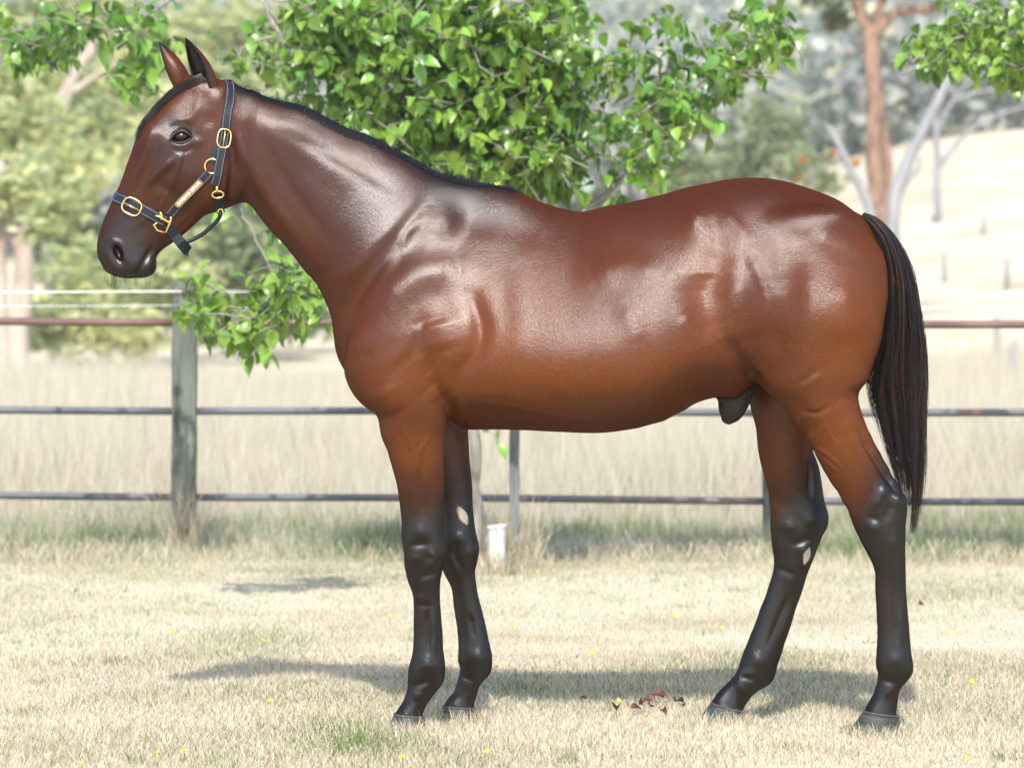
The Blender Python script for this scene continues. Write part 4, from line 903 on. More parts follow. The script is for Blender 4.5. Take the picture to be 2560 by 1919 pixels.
tree('dead_tree', 'thin bare grey tree standing on the pale slope at right', 2345, 90,
     [([(2345, 440), (2342, 360), (2340, 280), (2360, 200)], .10), ([(2343, 330), (2390, 240), (2470, 170)], .06), ([(2390, 250), (2450, 230), (2540, 215)], .06), ([(2345, 420), (2420, 330), (2520, 280), (2600, 260)], .07)], .4, [], None, m_dead)
tree('leafy_shrub', 'rounded green bush behind the croup beside dry orange leaves', 1960, 74, [([(1960, 560), (1960, 480), (1965, 420)], .1)], .5,
     [(1950, 330, 90, 60, 0), (2000, 420, 80, 55, -1), (1880, 400, 90, 60, 0), (2060, 460, 60, 35, -2), (1900, 290, 60, 50, 2), (1780, 420, 90, 60, 1), (1690, 440, 80, 60, 1)], m_dark_gum, m_bark, .13, 460, cat='shrub')
m_dryl = leaf_material('dry_orange_leaves', [(.3, (.50, .25, .06)), (.7, (.62, .36, .12))], trans=.3, scale=1.0)
tree('dry_shrub', 'small shrub with orange dead leaves behind the croup', 2020, 62, [([(2030, 560), (2030, 470), (2020, 420)], .05)], .5,
     [(2006, 400, 11, 10, 0), (1998, 440, 9, 11, 0), (2080, 385, 10, 8, 0), (2135, 408, 14, 13, 0)], m_dryl, m_bark, .05, 200, cat='shrub')
tree('gum_tree', 'grey-green gum with leaf colour paled for haze on the slope above the croup', 1830, 150, [([(1830, 480), (1826, 300), (1830, 160)], .3)], .4,
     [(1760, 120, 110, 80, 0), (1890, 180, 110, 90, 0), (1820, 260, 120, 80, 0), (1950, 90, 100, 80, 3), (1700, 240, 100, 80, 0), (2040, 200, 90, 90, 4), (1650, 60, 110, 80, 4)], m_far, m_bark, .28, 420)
# fence posts on the far slope
m_grey = noisy('weathered_post', [(.3, (.16, .16, .15)), (.7, (.30, .29, .27))], scale=12, rough=.9, stretch=(1, 1, .2))
for (x, y0, y1, Y), lb in zip([(2360, 560, 606, 70), (2458, 512, 548, 84), (2516, 600, 642, 66), (2490, 697, 762, 47), (2531, 700, 800, 42)],
                              ['thin grey fence post on the pale slope right of the tail head', 'highest grey fence post on the pale slope at right', 'short grey fence post near the right edge, above the two taller ones', 'left one of two thin posts just above the top rail at right', 'tallest thin post just above the top rail at the right edge']):
    a = wpt(x, y0, Y); z = gz(a.x, Y); hgt = (y1 - y0) * Y / FPX
    mb = MB(); mb.add(tube([Vector((a.x, Y, z - .15)), Vector((a.x + .01, Y, z + hgt * .6)), Vector((a.x + .015, Y, z + max(hgt, .6)))], [.05, .048, .045], 8)); o = mb.build('paddock_post', m_grey); tag(o, lb, 'post', 'posts on the far slope')
# ------------------------------------------------------------------ pipe-rail fence
m_post = noisy('grey_green_timber', [(.30, (.022, .026, .022)), (.44, (.075, .085, .07)), (.60, (.14, .15, .125)), (.82, (.21, .21, .175))], scale=14, rough=.9, stretch=(2.2, 2.2, .16), bump=.8, dist=.006, detail=9)
m_rail = noisy('grey_steel_pipe', [(.30, (.045, .052, .062)), (.52, (.10, .105, .115)), (.64, (.17, .09, .07)), (.8, (.20, .14, .12))], scale=3.2, rough=.55, bump=.2, dist=.002, stretch=(.6, 2, 2))
m_rust = noisy('rusty_pipe', [(.3, (.075, .042, .036)), (.5, (.13, .072, .06)), (.72, (.19, .12, .10))], scale=5, rough=.65, bump=.3, dist=.002, stretch=(.6, 2, 2))
m_white, nt_, b_ = material('white_tape', .5); b_.inputs['Base Color'].default_value = (.80, .80, .78, 1)
m_wire, nt_, b_ = material('galvanised_wire', .4); b_.inputs['Base Color'].default_value = (.55, .57, .58, 1); b_.inputs['Metallic'].default_value = .7
FY = 17.55
fence = tag(empty('pipe_fence', (wpt(460, 0, FY).x, FY, 0)), 'paddock fence of three steel pipe rails on timber posts behind the horse', 'fence')
def post(px0, px1, top, Y, mat, parent, lean=0.0, name='post'):
    a, b = wpt(px0, top, Y), wpt(px1, top, Y); w = b.x - a.x; V = []; F = []
    rows = 15; R_ = random.Random(int(px0)); seg = [(0, .08), (.08, 0), (.92, 0), (1, .08), (1, .92), (.92, 1), (.08, 1), (0, .92)]
    for i in range(rows):
        t = i / (rows - 1); z = -.3 + (a.z + .3) * t
        for u, v in seg:
            V.append((a.x + w * u + lean * t + R_.uniform(-.003, .003), Y - w / 2 + w * v + R_.uniform(-.003, .003), z + (R_.uniform(-.006, .006) if i == rows - 1 else 0)))
    for i in range(rows - 1):
        for k in range(8): F.append((i * 8 + k, i * 8 + (k + 1) % 8, (i + 1) * 8 + (k + 1) % 8, (i + 1) * 8 + k))
    F.append(tuple((rows - 1) * 8 + k for k in range(8)))
    return MB().add((V, F)).build(name, mat, parent, False)
post(430, 490, 708, FY, m_post, fence, .004); post(1908, 1966, 716, FY, m_post, fence, 0); post(3380, 3440, 716, FY, m_post, fence, 0); post(-1050, -990, 708, FY, m_post, fence, 0)
for (yl, yr, mat, r) in ((803, 812, m_rust, .0195), (1024.5, 1032, m_rail, .0185), (1238, 1255, m_rail, .0180)):
    for x0, x1 in ((-1000, 438), (482, 1915), (1960, 3390)):
        f = lambda x: yl + (yr - yl) * x / 2560
        P = [wpt(x, f(x) + 1.5 * math.sin(x * .004), FY - .01) for x in np.linspace(x0, x1, 15)]
        MB().add(tube(P, r, 12)).build('rail', mat, fence)
for (y, r, mat, d, x0, x1) in ((728, .0032, m_white, -.075, -1000, 460), (729, .0022, m_wire, -.075, 460, 3400), (763, .0017, m_wire, -.07, -1000, 460), (768, .0017, m_wire, -.07, 460, 3400)):
    P = [wpt(x, y + 3 * math.sin((x - x0) / (x1 - x0) * math.pi), FY + d) for x in np.linspace(x0, x1, 40)]
    MB().add(tube(P, r, 6)).build('wire', mat, fence)
for x in (460, 1937):
    for y in (728, 763): MB().add(tube([wpt(x, y, FY - .03), wpt(x, y, FY - .085)], .012, 8)).build('insulator', m_white if False else m_rail, fence)
# tree stake and white tub beside the young tree
st = post(1273, 1298, 980, 16.35, noisy('grey_stake', [(.3, (.07, .075, .075)), (.7, (.17, .175, .17))], scale=14, rough=.85, stretch=(2, 2, .2), bump=.6, dist=.004), None, .002, 'tree_stake')
tag(st, 'square grey stake beside the young tree trunk, under the horse\'s belly', 'stake')
tb = wpt(1242, 1345, 16.2); mb = MB(); V = []; F = []; n = 24
prof = [(.036, .05), (.0385, .065), (.041, .23), (.0425, .243), (.0445, .245), (.0445, .253), (.041, .256), (.038, .23), (.034, .09)]
for r, z in prof:
    for k in range(n): V.append((tb.x + r * math.cos(2 * math.pi * k / n), 16.2 + r * math.sin(2 * math.pi * k / n), z - .05 + .004 * math.cos(2 * math.pi * k / n)))
for i in range(len(prof) - 1):
    for k in range(n): F.append((i * n + k, i * n + (k + 1) % n, (i + 1) * n + (k + 1) % n, (i + 1) * n + k))
F.append(tuple(range(n - 1, -1, -1))); F.append(tuple((len(prof) - 1) * n + k for k in range(n)))
tubm = noisy('white_plastic', [(.3, (.46, .47, .48)), (.7, (.58, .58, .57))], scale=20, rough=.5, bump=.05)
tub = mb.add((V, F)).build('plastic_tub', tubm); tag(tub, 'small white plastic tub in dry grass between tree trunk and stake', 'tub')
# ------------------------------------------------------------------ the young leafy tree behind the horse
m_leaf = leaf_material('glossy_green_leaves', [(.3, (.085, .18, .027)), (.5, (.16, .28, .04)), (.72, (.26, .38, .06))], rough=.33, trans=.34, spec=.6, scale=2.2)
m_twig = noisy('pale_grey_bark', [(.3, (.13, .115, .10)), (.55, (.26, .24, .21)), (.8, (.38, .36, .33))], scale=16, rough=.85, stretch=(1, 1, .4), bump=.6, dist=.005)
def leaf_mesh(seed):
    """one heart-shaped leaf, stalk at the origin, blade along +x; folded on the midrib, arched, tip bent down"""
    r = random.Random(seed); L = 1.0; W = r.uniform(.30, .38); fold = r.uniform(.12, .4); arch = r.uniform(.15, .5); tw = r.uniform(-.3, .3)
    V = []; F = []; st = [(0, 0), (.10, .62), (.26, .98), (.45, 1.0), (.64, .78), (.82, .42), (1, 0)]
    for t, w in st:
        z = -arch * t * t; ww = W * w
        for s in (-1, 0, 1):
            V.append((t * L, s * ww * math.cos(fold), z + abs(s) * ww * math.sin(fold) + .05 * s * math.sin(t * 5 + seed) * w + s * tw * t * W * w))
    for i in range(len(st) - 1):
        a = i * 3; F += [(a, a + 3, a + 4, a + 1), (a + 1, a + 4, a + 5, a + 2)]
    return np.array(V), np.array(F)
LEAVES = [leaf_mesh(k) for k in range(6)]
LEAF_ME = []
for (V, F) in LEAVES:
    t = RNG.uniform(.85, 1.15); LEAF_ME.append(np_mesh('leaf', V, F, {'tint': np.full((len(V), 3), 1.0)}, [m_leaf]))
    LEAF_ME[-1].polygons.foreach_set('use_smooth', np.ones(len(F), bool))
def rot_hang(R_, spread):
    """leaf pose: blade hangs outward and down, its face turned to the light"""
    az = R_.uniform(0, 2 * math.pi); pitch = R_.uniform(-1.25, -.15) if R_.random() < .8 else R_.uniform(-.3, .5); roll = R_.gauss(0, .6)
    return Matrix.Rotation(az, 4, 'Z') @ Matrix.Rotation(-pitch, 4, 'Y') @ Matrix.Rotation(roll, 4, 'X')
def leafy_tree(label, base, trunk, branches, clusters, seed, n_single=300):
    R_ = random.Random(seed); t = tag(empty('leafy_tree', base), label, 'tree')
    mb = MB(); limb(mb, trunk[0], *trunk[1], n=10, wob=.006); mb.build('trunk', m_twig, t)
    for pts, r0, r1 in branches:
        mb = MB(); limb(mb, pts, r0, r1, n=7, wob=.006); mb.build('branch', m_twig, t)
    items = []; tw = MB()
    for (x, y, rx, ry, Y, dY, n) in clusters:
        for _ in range(max(1, round(n * (1.85 if n >= 100 else (1.7 if Y < 14.5 else 1.25)) / 6))):                                     # sprays: a twig with several leaves
            a = R_.uniform(0, 6.283); q = math.sqrt(R_.random()); yy = Y + R_.uniform(-dY, dY)
            p = wpt(x + rx * q * math.cos(a), y + ry * q * math.sin(a), yy)
            d = Vector((R_.gauss(0, 1), R_.gauss(0, .8), R_.gauss(.1, .5))).normalized() * R_.uniform(.08, .16)
            tw.add(tube([p - d, p - d * .3 + Vector((0, 0, .008)), p + d * .6], [.003, .0025, .0012], 4, False))
            for _k in range(6):
                u = R_.uniform(-.7, .9); pp = p + d * u + Vector((R_.gauss(0, .022), R_.gauss(0, .022), R_.gauss(0, .018)))
                items.append((pp, rot_hang(R_, 1), R_.uniform(.046, .094)))
    tw.build('twigs', m_twig, t); t.children[-1]['kind'] = 'stuff'
    items.sort(key=lambda it: it[0].y)
    inv = Matrix.Translation(-Vector(base))
    vis = [it for it in items if 0 < CX + it[0].x * FPX / it[0].y < 2560 and HY + (CAMH - it[0].z) * FPX / it[0].y > 0]
    single = set(id(it) for it in vis[:n_single]); Vs = []; Fs = []; Ts = []; o = 0
    for k, it in enumerate(items):
        p, M, s = it; mi = R_.randrange(6)
        if id(it) in single:
            ob = bpy.data.objects.new('leaf', LEAF_ME[mi]); C.objects.link(ob); ob.parent = t; ob.matrix_parent_inverse = inv
            ob.matrix_basis = Matrix.Translation(p) @ M @ Matrix.Diagonal((s, s, s, 1))
        else:
            V, F = LEAVES[mi]; A = np.array((M @ Matrix.Diagonal((s, s, s, 1))).to_3x3()); W = V @ A.T + np.array(p)
            Vs.append(W); Fs.append(F + o); o += len(V); b = R_.uniform(.6, 1.35); Ts.append(np.tile((b * R_.uniform(.75, 1.1), b, b * .95), (len(V), 1)))
    cr = link('crown', np_mesh('crown', np.concatenate(Vs), np.concatenate(Fs), {'tint': np.concatenate(Ts)}), m_leaf, t); cr['kind'] = 'stuff'
    return t
TY = 15.6
tb0 = wpt(1187, 1400, 16.2); tb0.z = 0
J = lambda x, y, Y=TY: wpt(x, y, Y)
branches = [
 ([J(1186, 640, 16), J(1120, 420), J(1000, 250), J(880, 180), J(790, 190), J(700, 90), J(640, -20)], .020, .009),
 ([J(1186, 700, 16), J(1300, 600), J(1440, 540), J(1560, 450), J(1640, 370), J(1700, 260), J(1800, 170), J(1930, 80)], .019, .005),
 ([J(1640, 370), J(1655, 240), J(1680, 80), J(1690, -20)], .008, .003), ([J(1660, 350), J(1760, 260), J(1880, 190)], .007, .003),
 ([J(1186, 560, 16), J(1200, 350), J(1180, 150), J(1220, -40)], .026, .012), ([J(1186, 600, 16), J(1300, 400), J(1400, 240), J(1500, 170), J(1580, 150)], .014, .004),
 ([J(1150, 500), J(1000, 380), J(880, 300), J(820, 270)], .011, .004), ([J(1060, 330), J(930, 120), J(820, -20)], .012, .005), ([J(1300, 400), J(1420, 330), J(1490, 360)], .008, .003),
 ([J(700, 90), J(620, 110), J(590, 170)], .006, .002), ([J(640, -20), J(520, -40), J(360, 40), J(300, 80), J(180, 60), J(60, 120)], .008, .003), ([J(360, 40), J(345, 120), J(330, 200)], .004, .002), ([J(300, 80), J(240, 30), J(180, 0)], .004, .002),
 ([J(1186, 800, 16), J(1000, 760, 15), J(820, 720, 14.6), J(700, 730, 14.4), J(600, 820, 14.3), J(500, 770, 14.2), J(470, 670, 14.2)], .012, .003), ([J(700, 730, 14.4), J(640, 600, 14.4), J(600, 520, 14.4)], .004, .002),
 ([J(1186, 1000, 16), J(1225, 1040, 15.6), J(1235, 1075, 15.5)], .004, .002)]
clusters = [  # px, py, rx, ry, depth, depth spread, leaves
 (980, 70, 250, 110, TY, .5, 460), (1180, 60, 230, 120, TY, .6, 430), (1370, 70, 115, 120, TY, .5, 200), (1370, 170, 85, 80, TY, .4, 110), (1230, 190, 190, 90, TY, .5, 260), (840, 80, 110, 110, TY, .4, 160), (800, 180, 80, 80, TY, .3, 80), (1000, 190, 150, 80, TY, .5, 170),
 (1080, 290, 240, 70, TY, .5, 320), (1250, 330, 190, 90, TY, .5, 300), (1330, 430, 110, 80, TY, .4, 170), (1200, 440, 130, 60, TY, .4, 140), (900, 270, 70, 40, TY, .3, 60), (1010, 350, 100, 50, TY, .3, 100), (1390, 300, 70, 130, TY, .4, 120),
 (700, 120, 60, 90, TY, .3, 44), (650, 110, 60, 60, TY, .3, 26), (745, 60, 50, 60, TY, .3, 30), (730, 200, 45, 40, TY, .2, 22), (610, 150, 20, 35, TY, .2, 8),
 (1510, 190, 70, 60, TY, .3, 44), (1570, 140, 40, 60, TY, .2, 18), (1490, 330, 60, 70, TY, .3, 40), (1560, 310, 40, 60, TY, .2, 20), (1640, 90, 50, 60, TY, .2, 26), (1660, 200, 80, 60, TY, .3, 60), (1760, 190, 90, 70, TY, .3, 80), (1870, 110, 80, 70, TY, .3, 84), (1940, 70, 45, 70, TY, .3, 34), (1650, 290, 60, 60, TY, .3, 44), (1700, 280, 80, 50, TY, .3, 50), (1880, 30, 70, 40, TY, .3, 30), (1640, 390, 50, 50, TY, .2, 26), (1610, 430, 55, 60, TY, .2, 32), (1520, 440, 30, 60, TY, .2, 18), (1760, 320, 40, 30, TY, .2, 12), (1690, 20, 30, 40, TY, .2, 10), (1830, 200, 50, 50, TY, .2, 30),
 (70, 120, 80, 45, TY, .3, 66), (30, 90, 40, 50, TY, .3, 26), (170, 80, 70, 40, TY, .3, 40), (220, 30, 90, 35, TY, .3, 40), (320, 90, 60, 50, TY, .3, 40), (335, 180, 50, 55, TY, .3, 46), (400, 120, 40, 60, TY, .2, 20), (380, 200, 35, 30, TY, .2, 12), (150, 130, 50, 30, TY, .2, 16), (360, 20, 70, 30, TY, .2, 18), (540, 165, 15, 20, TY, .2, 4),
 (518, 770, 38, 52, 14.2, .2, 36), (490, 690, 24, 36, 14.2, .15, 12), (545, 830, 30, 35, 14.2, .15, 9), (625, 825, 45, 38, 14.3, .15, 30), (600, 800, 40, 30, 14.3, .15, 12), (720, 740, 70, 70, 14.4, .25, 74), (780, 760, 40, 50, 14.4, .2, 30), (680, 690, 40, 40, 14.4, .2, 26), (590, 525, 40, 15, 14.6, .2, 8), (670, 590, 20, 25, 14.6, .2, 8), (1235, 1088, 22, 8, 15.4, .1, 5)]
leafy_tree('young tree with glossy green leaves and slim pale trunk behind the horse\'s neck and back', tuple(tb0), ([tb0 - Vector((0, 0, .1)), wpt(1190, 1300, 16.2), wpt(1188, 1150, 16.1), wpt(1184, 900, 16.0), wpt(1186, 500, 15.8), wpt(1190, 200, TY)], (.033, .022)), branches, clusters, 31)
rb = wpt(2860, 1400, 16.0); rb.z = 0
leafy_tree('glossy green branches hanging in at the top right corner', tuple(rb), ([rb - Vector((0, 0, .1)), wpt(2860, 900, 16), wpt(2840, 300, 15.6), wpt(2860, -200, 15.4)], (.05, .03)),
 [([wpt(2850, 400, 15.6), wpt(2700, 160, TY), wpt(2540, 100, TY), wpt(2420, 110, TY), wpt(2310, 130, TY)], .014, .003), ([wpt(2700, 160, TY), wpt(2580, 60, TY), wpt(2460, -20, TY)], .008, .003)],
 [(2320, 110, 60, 40, TY, .2, 36), (2400, 110, 70, 50, TY, .3, 56), (2300, 140, 50, 30, TY, .2, 14), (2380, 40, 50, 50, TY, .2, 26), (2470, 60, 90, 70, TY, .3, 90), (2540, 90, 60, 90, TY, .3, 70), (2420, 150, 50, 25, TY, .2, 16), (2530, 190, 40, 35, TY, .2, 18), (2640, 120, 100, 130, TY, .4, 110), (2760, 100, 120, 200, TY, .4, 160), (2480, 130, 40, 30, TY, .2, 12)], 37, 220)
# ------------------------------------------------------------------ grass
def vnoise(x, y, f, seed=0.0):
    return np.array([noise.fractal(Vector((a * f, b * f, seed)), 1.0, 2.0, 3) for a, b in zip(x, y)])
GRID = {}
def patch(x, y, f, seed, lo=(-8, 8), step=.22):
    """bilinear lookup in a coarse noise grid"""
    key = (f, seed)
    if key not in GRID:
        gx_ = np.arange(-14, 14, step); gy_ = np.arange(8, 50, step); A, B = np.meshgrid(gx_, gy_, indexing='ij')
        GRID[key] = vnoise(A.ravel(), B.ravel(), f, seed).reshape(A.shape)
    g = GRID[key]; u = np.clip((x + 14) / step, 0, g.shape[0] - 2.01); v = np.clip((y - 8) / step, 0, g.shape[1] - 2.01)
    i, j = u.astype(int), v.astype(int); fu, fv = u - i, v - j
    return g[i, j] * (1 - fu) * (1 - fv) + g[i + 1, j] * fu * (1 - fv) + g[i, j + 1] * (1 - fu) * fv + g[i + 1, j + 1] * fu * fv
m_grass, nt_, b_ = material('grass_blades', .75, .2)
at = nd(nt_, 'ShaderNodeVertexColor', layer_name='tint'); nt_.links.new(at.outputs[0], b_.inputs['Base Color'])
tr = nd(nt_, 'ShaderNodeBsdfTranslucent'); nt_.links.new(at.outputs[0], tr.inputs[0]); ms = nd(nt_, 'ShaderNodeMixShader'); ms.inputs[0].default_value = .42
nt_.links.new(b_.outputs[0], ms.inputs[1]); nt_.links.new(tr.outputs[0], ms.inputs[2]); nt_.links.new(ms.outputs[0], nt_.nodes['Material Output'].inputs[0])
def blades(name, x, y, h, w, lean, col, label, simple=None):
    """bent blades of three triangles; those in the mask 'simple' (further off) are single triangles"""
    n = len(x); z = ground_z(x, y)
    if simple is None: simple = np.zeros(n, bool)
    az = RNG.uniform(0, 2 * np.pi, n); d = np.stack([np.cos(az), np.sin(az)], 1); s = np.stack([-d[:, 1], d[:, 0]], 1)
    fa = RNG.uniform(0, 2 * np.pi, n); s = np.stack([np.cos(fa), .5 * np.sin(fa)], 1)
    base = np.stack([x, y, z - .004], 1); V = np.empty((n, 5, 3), np.float32)
    o = lambda k: np.concatenate([d * (lean * h * k)[:, None], (h * np.sqrt(np.clip(1 - (lean * k) ** 2 * .8, .05, 1)) * k)[:, None]], 1)
    ws = np.concatenate([s * w[:, None], np.zeros((n, 1))], 1)
    m1 = base + o(np.full(n, .5)) * np.array([.7, .7, 1.1]); tp = base + o(np.ones(n))
    V[:, 0] = base - ws * .5; V[:, 1] = base + ws * .5; V[:, 2] = m1 - ws * .42; V[:, 3] = m1 + ws * .42; V[:, 4] = tp
    i = np.arange(n)[:, None] * 5
    k = i[~simple]; F = np.concatenate([k + [0, 1, 3], k + [0, 3, 2], k + [2, 3, 4], i[simple] + [0, 1, 4]])
    use = np.zeros(n * 5, bool); use[F.ravel()] = True; new = np.cumsum(use) - 1
    me = np_mesh(name, V.reshape(-1, 3)[use], new[F], {'tint': np.repeat(col, 5, 0)[use]}, [m_grass])
    return tag(link(name, me, None, None, False), label, 'grass', kind='stuff')
def field(n, y0, y1, wf, p=1.0):
    Y = y0 + (y1 - y0) * RNG.random(n) ** p; return RNG.uniform(-wf, wf, n) * Y, Y
STRAW = np.array([(.66, .585, .45), (.60, .52, .385), (.72, .65, .53), (.53, .44, .31), (.45, .36, .24)]); GREEN = np.array([(.16, .22, .07), (.23, .28, .10), (.12, .18, .06)])
def mixcol(x, y, g, br=.12):
    n = len(x); c = STRAW[RNG.integers(0, 5, n)].copy(); k = RNG.random(n) < g; c[k] = GREEN[RNG.integers(0, 3, k.sum())]
    return c * RNG.uniform(1 - br * 2, 1 + br, (n, 1))
# mown lawn
xs, ys = [], []
for n, a, b, wf in ((225000, 9.2, 12.6, .165), (160000, 12.6, 17.2, .165), (26000, 9.2, 17.2, .26), (9000, 8.0, 9.2, .2)):
    u, v = field(n, a, b, wf, .95); xs.append(u); ys.append(v)
x = np.concatenate(xs); y = np.concatenate(ys)
pn = patch(x, y, .9, 3.3) + .5 * patch(x, y, 3.1, 9.1)
px_ = CX + x * FPX / y; py_ = HY + CAMH * FPX / y
def spot(cx, cy, rx, ry): return np.exp(-((px_ - cx) / rx) ** 2 - ((py_ - cy) / ry) ** 2)
g = np.clip(.05 + .30 * np.clip(pn + .05, 0, 1) + .22 * s_(y, 12.5, 16.5) + .55 * spot(880, 1850, 130, 45) + .4 * spot(660, 1600, 170, 40) + .35 * spot(870, 1440, 220, 30) + .25 * spot(1290, 1730, 60, 20) + .2 * spot(150, 1590, 300, 60), 0, .8)
bare = patch(x, y, 2.2, 21.0)
keep = RNG.random(len(x)) < np.clip(1.0 - 1.0 * np.clip(bare - .25, 0, 1), .25, 1)
x, y, g, pn = x[keep], y[keep], g[keep], pn[keep]; n = len(x)
h = RNG.uniform(.013, .036, n) * (1 + .35 * np.clip(pn, -.5, 1)) * (1 + .6 * s_(y, 15.8, 17.2)); tall = RNG.random(n) < .015; h[tall] *= 1.8
tuft = patch(x, y, 7.0, 41.0); h *= 1 + .55 * np.clip(tuft, -.7, 1)
cl_ = mixcol(x, y, g) * (1 + .22 * np.clip(tuft, -1, .6) - .18 * np.clip(bare[keep], 0, 1))[:, None]
gx_, gy_ = field(170, 9.3, 16.5, .15); xx, yy, hh_ = [], [], []
for a_, b__ in zip(gx_, gy_):
    m = int(RNG.integers(18, 60)); r_ = RNG.uniform(.012, .05); xx.append(a_ + RNG.normal(0, r_, m)); yy.append(b__ + RNG.normal(0, r_, m)); hh_.append(RNG.uniform(.02, .05, m))
xx = np.concatenate(xx); yy = np.concatenate(yy); m = len(xx)
x = np.concatenate([x, xx]); y = np.concatenate([y, yy]); h = np.concatenate([h, np.concatenate(hh_)]); cl_ = np.concatenate([cl_, mixcol(xx, yy, np.full(m, .8))]); n = len(x)
blades('lawn', x, y, h, RNG.uniform(.0013, .0027, n), RNG.uniform(.25, .95, n), cl_, 'short dry straw-coloured lawn with green patches under the horse', y > 12.4)
hx, hy, hh = [], [], []
for (cx, cy) in ((1015, 1822), (1148, 1798), (2185, 1834), (1805, 1804)):
    Y0 = CAMH * FPX / (cy - HY); X0 = (cx - CX) * Y0 / FPX; m = 650
    hx.append(X0 + RNG.uniform(-.095, .095, m)); hy.append(Y0 + RNG.uniform(-.13, .10, m)); hh.append(RNG.uniform(.02, .055, m))
x = np.concatenate(hx); y = np.concatenate(hy); n = len(x)
blades('hoof_grass', x, y, np.concatenate(hh), RNG.uniform(.0016, .0032, n), RNG.uniform(.1, .7, n), mixcol(x, y, .16), 'longer grass blades standing round the hooves')
# rougher grass along the fence foot
x, y = field(80000, 16.7, 19.6, .22, 1.2); pn = patch(x, y, 1.2, 5.0); n = len(x)
px_ = CX + x * FPX / y
hh = RNG.uniform(.06, .17, n) * (1 + .8 * np.clip(pn, -.4, 1)) * s_(y, 16.5, 17.5)
blades('fence_grass', x, y, hh, RNG.uniform(.003, .006, n), RNG.uniform(.1, .7, n), mixcol(x, y, np.clip(.52 + .6 * pn, .15, .85)) * np.array([.95, 1.0, 1.02]), 'rough greenish grass along the foot of the fence', np.ones(n, bool))
# tall dry paddock grass
x, y = field(190000, 18.4, 46, .22, 1.5); n = len(x); pn = patch(x, y, .5, 8.0, step=.22)
hh = RNG.uniform(.25, .62, n) * (1 + .5 * np.clip(pn, -.6, .8)) * s_(y, 17.6, 21); cc = np.array([(.58, .53, .42), (.63, .58, .48), (.50, .43, .32), (.58, .52, .40)])[RNG.integers(0, 4, n)] * RNG.uniform(.75, 1.12, (n, 1))
gk = RNG.random(n) < .07; cc[gk] = (.30, .31, .14)
blades('tall_dry_grass', x, y, hh, RNG.uniform(.005, .010, n), RNG.uniform(.05, .55, n), cc, 'tall pale dry grass filling the paddock beyond the fence', np.ones(n, bool))
# straw tuft at the young tree and along the left post
tx, ty, th = [], [], []
for (cx, cy, Y, n, r, hmax) in ((1200, 0, 16.35, 700, .17, .30), (1290, 0, 16.35, 400, .10, .42), (1240, 0, 16.0, 420, .10, .15), (462, 0, 17.45, 380, .09, .5), (1935, 0, 17.4, 260, .1, .22)):
    X0 = wpt(cx, 0, Y).x; tx.append(X0 + RNG.normal(0, r * .6, n)); ty.append(Y + RNG.normal(0, r * .5, n)); th.append(RNG.uniform(.3, 1, n) ** 1.4 * hmax)
x = np.concatenate(tx); y = np.concatenate(ty); n = len(x)
blades('straw_tufts', x, y, np.concatenate(th), RNG.uniform(.002, .004, n), RNG.uniform(.1, .8, n), mixcol(x, y, .1), 'long straw tufts around the tree stake and fence posts')
# trampled hay line at the foot of the fence
x, y = field(14000, 16.5, 17.6, .17); k = RNG.random(len(x)) < np.clip(.25 + patch(x, y, .8, 31.0), 0, 1); x, y = x[k], y[k]; n = len(x)
blades('hay_litter', x, y, RNG.uniform(.08, .2, n), RNG.uniform(.002, .004, n), RNG.uniform(.9, 1.05, n), mixcol(x, y, .02), 'flattened dry hay lying along the mown edge')
# ------------------------------------------------------------------ yellow flowers and fallen leaves
m_yel, nt_, b_ = material('yellow_petals', .6); b_.inputs['Base Color'].default_value = (.80, .58, .02, 1)
m_stem, nt_, b_ = material('green_stem', .6); b_.inputs['Base Color'].default_value = (.14, .2, .06, 1)
FL = [(975, 1541, 'left of the near forelegs, level with the cannon'), (658, 1605, 'in the green patch left of the forelegs'), (398, 1644, 'low on the left half of the lawn'), (430, 1578, 'small, on the left half of the lawn'), (1688, 1543, 'between belly shadow and far hind leg, upper right'), (1804, 1572, 'just left of the far hind cannon'), (1540, 1580, 'right of centre behind the shadow'), (1480, 1638, 'centre lawn, behind the shadow'), (1240, 1670, 'just right of the far fore fetlock'), (1290, 1567, 'right of the far foreleg'), (675, 1755, 'in the shadow left of the forelegs'), (868, 1782, 'near the grass tuft before the forelegs'), (1547, 1755, 'beside the red fallen leaves'), (1005, 1898, 'at the bottom edge below the near fore hoof'), (1218, 1882, 'at the bottom edge, centre'), (395, 1884, 'at the bottom edge, left'), (460, 1884, 'at the bottom edge, second from the left'), (204, 1912, 'in the bottom left corner'), (2420, 1899, 'in the bottom right corner'), (2392, 1588, 'right of the near hind leg'), (2430, 1707, 'right edge, level with the fetlocks')]
def flower_me():
    V = []; F = []
    for ring_, (r, z, nn) in enumerate(((.012, .002, 14), (.008, .005, 12), (.004, .007, 8))):
        for k in range(nn):
            a = 2 * math.pi * k / nn + ring_ * .3; o = len(V); c, s = math.cos(a), math.sin(a); q = .0022
            V += [(0, 0, z - .002), (c * r * .6 - s * q, s * r * .6 + c * q, z), (c * r, s * r, z + .001), (c * r * .6 + s * q, s * r * .6 - c * q, z)]; F.append((o, o + 1, o + 2, o + 3))
    return py_mesh('petals', V, F)
pet = flower_me(); pet.materials.append(m_yel); stV, stF = tube([(0, 0, -.05), (.001, 0, -.02), (0, 0, 0)], .0009, 5); stm = py_mesh('stem', stV, stF); stm.materials.append(m_stem)
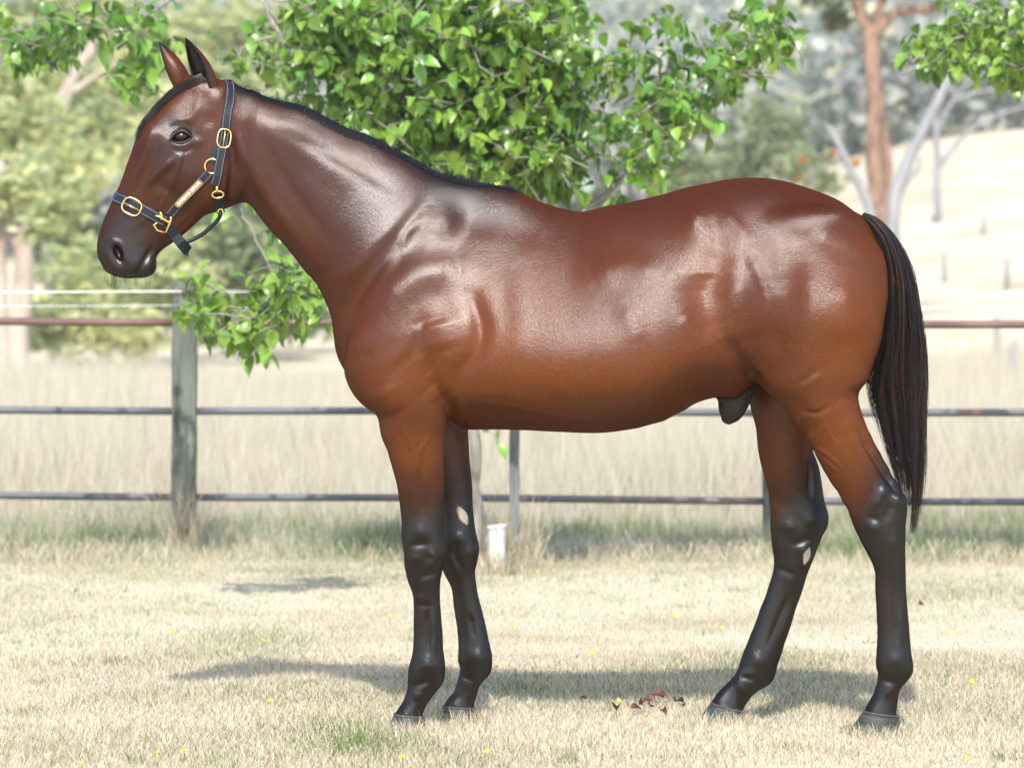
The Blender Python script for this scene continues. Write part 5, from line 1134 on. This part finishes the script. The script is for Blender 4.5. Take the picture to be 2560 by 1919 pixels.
for k, (fx, fy, lb) in enumerate(FL):
    Y = CAMH * FPX / (fy - HY) * (1 - .03 / CAMH); p = wpt(fx, fy, Y); p.z = .036
    f = tag(empty('yellow_flower', tuple(p)), 'tiny yellow flower ' + lb, 'flower', 'yellow flowers in the lawn')
    f.rotation_euler = (random.uniform(.3, .9), random.uniform(-.2, .2), random.uniform(-.4, .4)); f.scale = [random.uniform(.5, .8)] * 3
    for nm, me in (('petals', pet), ('stem', stm)):
        o = bpy.data.objects.new(nm, me); C.objects.link(o); o.parent = f
m_red = noisy('dry_red_leaf', [(.3, (.035, .011, .009)), (.6, (.085, .026, .018)), (.85, (.15, .06, .035))], scale=30, rough=.55, bump=.3, dist=.002)
FLV = [(1560, 1768, .05, 'leftmost of the red leaf pile'), (1590, 1772, .042, 'flat, front of the red leaf pile'), (1612, 1764, .045, 'middle of the red leaf pile'), (1640, 1770, .04, 'low front leaf in the middle of the pile'), (1652, 1752, .05, 'standing leaf at the top of the pile'), (1680, 1748, .058, 'largest upright leaf of the pile'), (1705, 1758, .05, 'right end of the red leaf pile, curled'), (1722, 1768, .03, 'small scrap right of the red leaf pile'), (1475, 1752, .03, 'alone, left of the red leaf pile'), (1670, 1775, .038, 'bottom right of the red leaf pile'), (192, 1483, .03, 'alone, far left of the lawn'), (2305, 1511, .035, 'alone, right of the near hind leg')]
for k, (fx, fy, s, lb) in enumerate(FLV):
    Y = CAMH * FPX / (fy - HY) * (1 - .025 / CAMH); p = wpt(fx, fy, Y); V, F = LEAVES[k % 6]; V = V.copy(); V[:, 2] += .5 * V[:, 1] ** 2 * 4
    me = np_mesh('fallen_leaf', V * s * .85, F, None, [m_red]); o = tag(link('fallen_leaf', me), 'dry dark red leaf, ' + lb, 'leaf', 'fallen red leaves')
    o.location = (p.x - s * .4, p.y, .030); o.rotation_euler = (random.uniform(-.9, .9), random.uniform(-.9, .2), random.uniform(0, 6.28))
tV, tF = tube([wpt(1600, 1766, 10.8) , wpt(1660, 1758, 10.85), wpt(1715, 1750, 10.9)], [.003, .0025, .0015], 6); 
for v in tV: v.z = max(v.z, .02)
tag(MB().add((tV, tF)).build('dead_twig', m_red), 'thin dead twig among the red fallen leaves', 'twig')
# ------------------------------------------------------------------ thin summer haze: one box of air round everything
hv = [(x, y, z) for z in (-3.0, 95.0) for y in (-45.0, 560.0) for x in (-330.0, 330.0)]
haze = tag(link('haze', py_mesh('haze', hv, [(0, 2, 3, 1), (4, 5, 7, 6), (0, 1, 5, 4), (2, 6, 7, 3), (0, 4, 6, 2), (1, 3, 7, 5)]), None, None, False), 'thin pale summer haze over the paddock and hills', 'haze', kind='stuff')
m_haze = bpy.data.materials.new('haze'); m_haze.use_nodes = True; nh = m_haze.node_tree; nh.nodes.clear()
ho = nh.nodes.new('ShaderNodeOutputMaterial'); pv = nh.nodes.new('ShaderNodeVolumePrincipled'); pv.inputs['Color'].default_value = (.93, .95, .97, 1); pv.inputs['Density'].default_value = .0008; pv.inputs['Anisotropy'].default_value = .2
nh.links.new(pv.outputs[0], ho.inputs['Volume']); haze.data.materials.append(m_haze)
